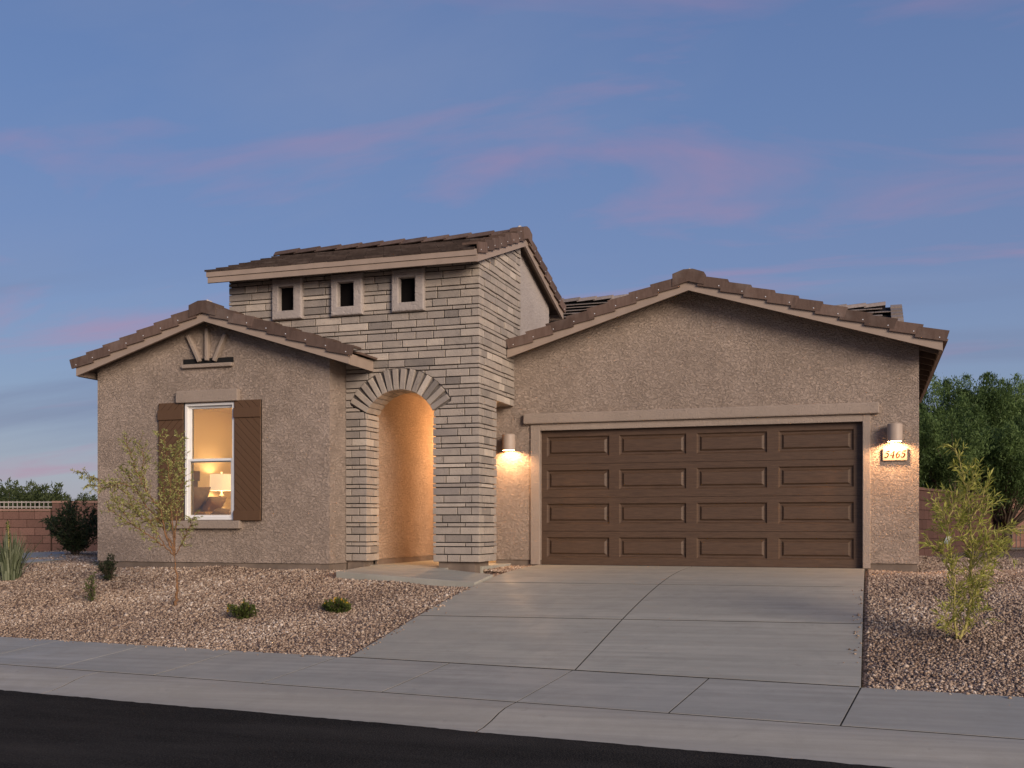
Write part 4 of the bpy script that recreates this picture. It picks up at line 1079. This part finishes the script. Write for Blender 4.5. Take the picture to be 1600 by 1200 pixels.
pc_ = at_depth(1577, YH, 31.5); pd_ = at_depth(1720, YH, 34)
block_wall('block_wall', (pc_.x, pc_.y), (pd_.x, pd_.y), .0, 1.4, 'paler red block wall behind the low iron fence')
pe, pf_ = at_depth(1578, YH, 28.5), at_depth(1700, YH, 28.5)
iron_fence((pe.x, pe.y), (pf_.x, pf_.y), -.03, .55, 'low dark iron fence behind the yellow-green shrub')

# ------------------------------------------------------------------ plants
def leaf_mesh(name, P, D, ln, wd, tint, mat):
    n = len(P); D = D / np.maximum(1e-6, np.linalg.norm(D, axis=1, keepdims=True))
    r = rng.normal(size=(n, 3)); S = np.cross(D, r); S /= np.maximum(1e-6, np.linalg.norm(S, axis=1, keepdims=True))
    ln = np.broadcast_to(ln, (n,))[:, None]; wd = np.broadcast_to(wd, (n,))[:, None]
    droop = np.zeros((n, 3)); droop[:, 2] = -.12 * ln[:, 0]
    V = np.stack([P, P + D * ln * .45 + S * wd / 2, P + D * ln + droop, P + D * ln * .45 - S * wd / 2], 1).reshape(-1, 3)
    return np_mesh(name, V, np.arange(4 * n).reshape(n, 4), mat, np.clip(tint, 0, 1))
def spline(pts, n):
    pts = np.array(pts, float); t = np.linspace(0, len(pts) - 1, n); out = []
    for u in t:
        i = min(int(u), len(pts) - 2); f = u - i
        p0, p1, p2, p3 = pts[max(0, i - 1)], pts[i], pts[i + 1], pts[min(len(pts) - 1, i + 2)]
        out.append(.5 * ((2 * p1) + (-p0 + p2) * f + (2 * p0 - 5 * p1 + 4 * p2 - p3) * f * f + (-p0 + 3 * p1 - 3 * p2 + p3) * f ** 3))
    return np.array(out)
def sprig_tree(name, label, cat, base_px, stems, r0, leafmat, barkmat, twig_len, twig_gap, leaf_len, leaf_w, per_twig, leaf_start=.25, droop=0.0, spread=.35, group=None, trunk_name='trunk', seed=1):
    """stems: list of (pixel polyline, base radius, depth drift); all stand at the depth of the base"""
    g = np.random.default_rng(seed)
    B = ground_pixel(*base_px); z = depth_of(B)
    t = empty(name, tuple(B)); tag(t, label, cat, group)
    wood = MB(); LP, LD = [], []
    for pl, rad, drift in stems:
        pts = [np.array(at_depth(x, y, z + drift * (k / max(1, len(pl) - 1)) ** 1.3)) for k, (x, y) in enumerate(pl)]
        n = 6 * len(pts); sp = spline(pts, n) + np.vstack([np.zeros((1, 3)), g.normal(0, .006, (n - 1, 3))])
        rr = np.linspace(rad, max(.0022, rad * .22), n)
        wood.tube([Vector(p - np.array(B)) for p in sp], list(rr), 6)
        ln = np.linalg.norm(np.diff(sp, axis=0), axis=1); cum = np.concatenate([[0], np.cumsum(ln)]); tot = cum[-1]
        s = tot * leaf_start if rad < .02 else tot
        while s < tot:
            i = min(np.searchsorted(cum, s), n - 1); p = sp[i]; d = sp[min(i + 1, n - 1)] - sp[max(0, i - 1)]; d /= np.linalg.norm(d)
            side = g.normal(size=3); side -= d * side.dot(d); side /= np.linalg.norm(side)
            td = d * (.55 + .3 * g.random()) + side * (.75) + np.array([0, 0, .15 - droop]); td /= np.linalg.norm(td)
            L = twig_len * (.4 + .9 * g.random()) * (1 - .45 * s / tot)
            q = [p, p + td * L * .5 + g.normal(0, .01, 3), p + td * L + np.array([0, 0, -droop * L * .4])]
            tw = spline(q, 5); wood.tube([Vector(v - np.array(B)) for v in tw], [.0028, .0024, .002, .0016, .0012], 4, cap=False)
            for k in range(per_twig):
                u = g.random() ** .8; a = tw[min(3, int(u * 4))] + (tw[min(4, int(u * 4) + 1)] - tw[min(3, int(u * 4))]) * (u * 4 % 1)
                ld = td * .8 + g.normal(0, spread * 1.5, 3) + np.array([0, 0, .1 - droop]); LP.append(a); LD.append(ld)
            s += twig_gap * (.5 + g.random())
    wood.build(trunk_name, barkmat, t, True)
    LP, LD = np.array(LP) - np.array(B), np.array(LD); n = len(LP)
    me = leaf_mesh('crown', LP, LD, leaf_len * (.6 + .7 * g.random(n)), leaf_w * (.7 + .6 * g.random(n)), g.beta(2, 2, n), leafmat)
    link('crown', me, t); return t
sprig_tree('young_tree', 'young thin-leaved tree with slender brown trunk in front of the bedroom window', 'tree', (274, 946), [
    ([(274, 948), (276, 925), (277.5, 905), (274, 885), (273, 868)], .023, 0.0),
    ([(273, 868), (258, 855), (240, 842), (209, 821), (188, 808), (169, 797)], .011, -.25),
    ([(273, 866), (266, 845), (245, 810), (228, 790), (214, 767), (198, 741), (187, 731)], .012, .2),
    ([(228, 792), (205, 776), (180, 760), (150, 747), (124, 737)], .006, .35), ([(214, 768), (190, 755), (165, 762), (137, 757)], .005, .1), ([(209, 821), (192, 800), (178, 782)], .005, -.3),
    ([(273, 864), (260, 840), (249, 795), (232, 773), (217, 745), (205, 712), (196, 688)], .012, -.15), ([(232, 773), (222, 740), (224, 712), (216, 690)], .006, -.2),
    ([(273, 864), (270, 827), (260, 792), (254, 752), (248, 722)], .011, .15),
    ([(272, 850), (269, 812), (265, 752), (259, 700), (252, 678)], .010, -.3), ([(265, 752), (272, 715), (281, 682)], .005, -.25),
    ([(273, 840), (277, 797), (277, 735), (283, 700)], .010, .3), ([(277, 780), (286, 750), (284, 725)], .005, .3),
    ([(274, 866), (288, 842), (296, 822), (301, 808)], .008, -.2), ([(245, 810), (225, 812), (205, 795), (185, 786)], .006, .1), ([(258, 855), (235, 815), (215, 800), (200, 782)], .007, -.1)],
    .02, 'leaf_paloverde', 'bark', .20, .022, .042, .012, 13, .18, .05, seed=3)
sprig_tree('desert_shrub', 'tall yellow-green narrow-leaved shrub in gravel beside the driveway', 'shrub', (1496, 1000), [
    ([(1500, 998), (1511, 968), (1516, 925), (1518, 845), (1511, 771), (1502, 729), (1491, 699)], .016, .0),
    ([(1494, 998), (1491, 940), (1490, 910), (1485, 868), (1479, 817), (1458, 780)], .011, -.2), ([(1479, 817), (1490, 790), (1478, 775)], .006, .1), ([(1485, 850), (1470, 815), (1486, 782)], .006, .2),
    ([(1516, 880), (1534, 845), (1560, 830), (1597, 826)], .008, .2), ([(1517, 812), (1531, 788), (1546, 748)], .009, -.2), ([(1517, 840), (1540, 800), (1543, 770)], .007, .3),
    ([(1516, 890), (1543, 867), (1576, 863)], .008, -.3), ([(1516, 915), (1540, 890), (1566, 850)], .007, .25), ([(1489, 912), (1473, 862), (1453, 852)], .006, -.15),
    ([(1514, 940), (1530, 918), (1545, 898)], .006, -.2), ([(1511, 771), (1520, 750), (1517, 728)], .005, .1), ([(1516, 860), (1500, 830), (1498, 800)], .007, -.3), ([(1517, 830), (1505, 800), (1508, 765)], .007, .25),
    ([(1500, 998), (1482, 975), (1478, 950)], .005, -.2), ([(1502, 996), (1522, 975), (1532, 955)], .005, -.1), ([(1505, 985), (1500, 950), (1492, 925)], .007, .2), ([(1511, 960), (1525, 930), (1532, 905)], .007, .1),
    ([(1516, 900), (1530, 860), (1555, 845)], .007, -.1)],
    .016, 'leaf_willow', 'twig_green', .18, .026, .085, .012, 7, .12, -.05, .32, trunk_name='stem', seed=8)
def plant_tag():
    B = ground_pixel(1496, 1000); p = at_depth(1483, 838, depth_of(B) - .06)
    t = empty('plant_tag', tuple(p)); tag(t, 'small pale nursery tag hanging in the yellow-green shrub', 'tag')
    o = MB().box(-.022, .022, -.002, .002, -.075, 0).build('card', 'tag_card', t); o.rotation_euler = (.15, .35, .4)
    MB().tube([(0, 0, 0), (.004, .01, .04), (.02, .03, .07)], [.0015] * 3, 5).build('string', 'tag_card', t)
plain('tag_card', (.55, .62, .72), .6, .05, 20)
plant_tag()
def bush(name, label, px, hpx, wpx, leafmat, nst, leaf_len, leaf_w, per, seed, flowers=0, group=None, gap=.03, twl=.12, up=1.0):
    g = random.Random(seed); x, y = px; stems = []
    for i in range(nst):
        a = g.uniform(-1, 1); hh = hpx * (1 - .45 * abs(a) ** 2) * g.uniform(.65, 1.0)
        x1 = x + a * wpx / 2; stems.append(([(x + a * 3, y + 1), (x + a * wpx * .22, y - hh * .45), (x1, y - hh)], .006, g.uniform(-1, 1) * wpx / 180.0))
    t = sprig_tree(name, label, 'shrub', (x, y), stems, .01, leafmat, 'bark_dark', twl, gap, leaf_len, leaf_w, per, .1, .0, .4, group, 'stem', seed)
    if flowers:
        B = Vector(t.location); z = depth_of(B); gg = np.random.default_rng(seed); P = []
        for i in range(flowers):
            a = g.uniform(-1, 1); q = at_depth(x + a * wpx * .48, y - hpx * (1 - .4 * a * a) * g.uniform(.72, 1.05), z + g.uniform(-.12, .05)) - B
            P += [np.array(q)] * 7
        P = np.array(P); n = len(P)
        D = gg.normal(size=(n, 3)); link('flowers', leaf_mesh('flowers', P, D, np.full(n, .022), np.full(n, .017), gg.random(n), 'petal'), t)
    return t
bush('low_shrub', 'low green shrub with few yellow flowers on gravel near the young tree', (377, 967), 26, 46, 'leaf_low', 16, .030, .010, 12, 41, 7, gap=.016, twl=.07)
bush('low_shrub', 'low green shrub with many yellow flowers on gravel near the driveway', (527, 957), 22, 40, 'leaf_low', 18, .028, .011, 14, 42, 26, gap=.014, twl=.06)
bush('low_shrub', 'sparse thin green seedling on gravel between young tree and spiky plant', (145, 941), 46, 26, 'leaf_low', 7, .032, .010, 8, 43, 0, gap=.03, twl=.08)
bush('low_shrub', 'small dark bush at the corner of the bedroom wing', (173, 908), 40, 40, 'leaf_dark', 13, .04, .012, 10, 44, 0, gap=.03, twl=.10)
bush('dark_shrub', 'large dark desert shrub by the red block wall', (118, 868), 84, 96, 'leaf_dark', 34, .07, .022, 13, 45, 0, gap=.04, twl=.24)
def blade_plant():
    B = ground_pixel(16, 906); t = empty('blade_plant', tuple(B)); tag(t, 'spiky plant of upright grey-green blades before the low red wall', 'plant')
    g = random.Random(5); z = depth_of(B); k = z / F_PX
    mb = MB(); tints = []
    for i in range(130):
        a = g.uniform(0, 2 * math.pi); lean = abs(g.gauss(0, .30)); L = g.uniform(45, 82) * k; w = g.uniform(.012, .022)
        d = Vector((math.cos(a), math.sin(a), 0)); s_ = Vector((-d.y, d.x, 0)); b0 = d * g.uniform(.0, .14); n = 5; k0 = len(mb.v)
        for j in range(n + 1):
            u = j / n; p = b0 + d * (L * math.sin(lean) * u ** 1.4 * 1.1) + Vector((0, 0, L * (u - .12 * lean * u * u))); ww = w * (1 - u ** 2.2) + .0008
            mb.v += [tuple(p - s_ * ww), tuple(p + d * ww * .5), tuple(p + s_ * ww)]
        for j in range(n):
            a0 = k0 + 3 * j
            for e in (0, 1): mb.f.append((a0 + e, a0 + e + 1, a0 + e + 4, a0 + e + 3)); tints.append(g.random() if e else tints[-1] if tints else .5); mb.m.append(0)
    me = raw_mesh('blades', mb.v, mb.f, 'leaf_blade'); a = me.attributes.new('tint', 'FLOAT', 'FACE'); a.data.foreach_set('value', tints)
    link('blades', me, t)
    st = MB().tube([(-.02, 0, .1), (-.03, 0, .7), (-.05, .0, .92)], [.008, .006, .003], 6).build('flower_stalk', 'twig_green', t)
    gg = np.random.default_rng(3); P = np.array([(-.03 - .02 * u, 0, .55 + .37 * u) for u in gg.random(90)]); D = gg.normal(size=(90, 3)) + np.array([0, 0, .6])
    link('buds', leaf_mesh('buds', P, D, np.full(90, .05), np.full(90, .016), gg.random(90), 'leaf_low'), st)
blade_plant()
def plume_tree(name, label, base, hgt, rad, leafmat, nplume, nleaf, leaf_len, leaf_w, seed, group, trunk_h=.25):
    g = np.random.default_rng(seed); t = empty(name, tuple(base)); tag(t, label, 'tree', group)
    wood = MB(); P = []; D = []; TI = []
    c = np.array([0, 0, hgt * trunk_h])
    wood.tube([(0, 0, -.1), (.05, .02, hgt * trunk_h * .6), tuple(c)], [.16, .12, .09], 7)
    # clumps spread through a lumpy crown
    cl = []
    while len(cl) < nplume:
        v = g.normal(size=3); v /= np.linalg.norm(v); r = g.random() ** .38
        q = c + np.array([v[0] * rad * r, v[1] * rad * r, hgt * (.36 + .62 * (v[2] * r * .5 + .5)) - c[2] + 0])
        if q[2] < hgt * .10: continue
        cl.append((q, v, r))
    for i, (q, v, r) in enumerate(cl):
        if i % 3 == 0:
            mid = c + (q - c) * .5 + g.normal(0, .12, 3); wood.tube([tuple(c), tuple(mid), tuple(q)], [.05, .028, .008], 5, cap=False)
        ax = np.array([v[0] * .6, v[1] * .6, 1.0 + .5 * g.random()]); ax /= np.linalg.norm(ax)
        n = nleaf // nplume; L = (.5 + .6 * g.random()) * rad * .5
        u = g.random(n); wdt = .13 * rad * (1 - u) ** .8 * (.3 + u ** .4) + .012
        off = g.normal(size=(n, 3)) * wdt[:, None]
        P.append(q + ax * (u[:, None] - .4) * L + off); D.append(ax * .9 + g.normal(0, .55, (n, 3)))
        TI.append(np.clip(.1 + .6 * g.random() + .3 * (g.random(n) - .4) + .15 * u, 0, 1))
    wood.build('trunk', 'bark_dark', t, True)
    P = np.concatenate(P); D = np.concatenate(D); n = len(P)
    link('crown', leaf_mesh('crown', P, D, leaf_len * (.6 + .8 * g.random(n)), leaf_w * (.7 + .6 * g.random(n)), np.concatenate(TI), leafmat), t)
for i, (px, top, z, rad, lab) in enumerate([
        (1462, 606, 31, 1.7, 'green feathery tree rising just past the garage eave'), (1512, 588, 32, 1.7, 'tallest feathery green tree behind the dark block wall'),
        (1566, 606, 33, 1.8, 'feathery green tree behind the narrow-leaved shrub tips'), (1618, 598, 32, 1.9, 'feathery green tree behind the low iron fence'), (1700, 612, 34, 2.4, 'feathery green tree beyond the paler block wall'),
        (1490, 655, 28.5, 1.5, 'lower dark green tree between wall and taller trees'), (1570, 668, 29, 1.7, 'lower dark bushy tree behind the wall corner')]):
    p = at_depth(px, YH, z); h = (YH - top) * z / F_PX + CAM[2]
    plume_tree('mesquite_tree', lab, (p.x, p.y, 0), h, rad, 'leaf_mesquite', 85, 34000, .11, .028, 60 + i, 'trees beyond the dark block wall', .14)
for i, (px, top, z, rad, lab) in enumerate([(22, 757, 36, 1.5, 'round green tree showing above the low block wall fence'), (56, 771, 40, .9, 'smaller tree crown above the low block wall'), (95, 781, 46, 1.4, 'distant tree top above the higher block wall'), (138, 784, 50, 1.4, 'far green tree top beside the bedroom wing'), (-40, 765, 38, 1.8, 'green tree behind the spiky plant beyond the low fence')]):
    p = at_depth(px, YH, z); h = (YH - top) * z / F_PX + CAM[2]
    plume_tree('desert_tree', lab, (p.x, p.y, 0), h, rad, 'leaf_far', 60, 7000, .14, .04, 80 + i, 'trees beyond the low red wall', .12)

# ------------------------------------------------------------------ loose gravel
def gravel():
    g = np.random.default_rng(17); N = 560000
    X = g.uniform(-15, 10.5, N); u = g.random(N); bY = -6.62 - SLOPE * X; Y = bY + 1.0 * (u ** 1.0) * (7.0 - bY)
    dX, dY = X - CAM[0], Y - CAM[1]; z = -dX * _s + dY * _c; px = 800 + F_PX * (dX * _c + dY * _s) / z
    keep = (px > -160) & (px < 1760) & ~((X > -.10) & (X < 4.96))
    keep &= ~((X > WX0 + .01) & (X < WX1) & (Y > YW + .01)) & ~((X >= WX1 - .05) & (X < .0) & (Y > YT - .02 - 0 * X) & ~((X > -.98) & (Y < .02))) & ~((X > 4.8) & (X < GX1) & (Y > .01))
    keep &= ~((X > -2.5) & (X < .02) & (Y > -2.62 - .28 * np.clip((X + 2.26) / 2.2, 0, 1) - .03) & (Y < -1.75 - .43 * np.clip((X + .95) / .93, 0, 1)))
    keep &= (g.random(N) < np.clip((15.5 / z) ** 2.2, .12, 1))
    X, Y, z = X[keep], Y[keep], z[keep]; n = len(X)
    # a few stones kicked out on to the concrete
    m = 260; e = g.exponential(.04, m); side = g.random(m)
    sx = np.where(side < .35, g.uniform(-9, -.1, m), np.where(side < .55, g.uniform(5, 8.5, m), np.where(side < .8, -.02 + e, 4.90 - e)))
    sy = np.where(side < .55, -6.62 - SLOPE * sx - e, g.uniform(-6.6, -2.9, m))
    n0 = n; X = np.concatenate([X, sx]); Y = np.concatenate([Y, sy]); n = len(X)
    z = np.concatenate([z, np.full(m, 12.0)])
    Z = np.array([ground(a, b) for a, b in zip(X[:n0], Y[:n0])] + [(-.712 + .081 * (b - (-6.62 - SLOPE * a)) if q < .55 else drive_z(b - (back(a) + 6.7) * min(1, max(0, -b / 6.7)))) for a, b, q in zip(sx, sy, side)])
    base = np.array([(1, 0, 0), (-1, 0, 0), (0, 1, 0), (0, -1, 0), (0, 0, 1), (0, 0, -1)], float)
    fc = np.array([(0, 2, 4), (2, 1, 4), (1, 3, 4), (3, 0, 4), (2, 0, 5), (1, 2, 5), (3, 1, 5), (0, 3, 5)])
    rad = (.0075 + .0095 * g.random(n) ** 1.8) * np.clip(z / 13, 1, 1.6) * np.where(g.random(n) < .03, 1.7, 1)
    V = base[None] * (.65 + .7 * g.random((n, 6, 1))); V = V + g.normal(0, .18, V.shape)
    a = g.random(n) * 6.283; ca, sa = np.cos(a), np.sin(a); V[..., 2] *= .75
    x = V[..., 0] * ca[:, None] - V[..., 1] * sa[:, None]; y = V[..., 0] * sa[:, None] + V[..., 1] * ca[:, None]
    V = np.stack([x, y, V[..., 2]], -1) * rad[:, None, None] * 1.15
    V += np.stack([X, Y, Z + rad * .35], -1)[:, None, :]
    Fq = (fc[None] + (np.arange(n) * 6)[:, None, None]).reshape(-1, 3)
    lf = .10 * np.sin(1.3 * X + .6) * np.sin(1.7 * Y + 1.9) + .07 * np.sin(3.1 * X - 2.3 * Y)
    tint = np.repeat(g.beta(1.5, 1.6, n) + lf, 8) + g.normal(0, .03, n * 8)
    o = link('gravel', np_mesh('gravel', V.reshape(-1, 3), Fq, 'gravel_stone', np.clip(tint, 0, 1)))
    tag(o, 'loose pinkish tan crushed gravel covering the front yard', 'gravel', kind='stuff')
    print('pebbles', n)
gravel()
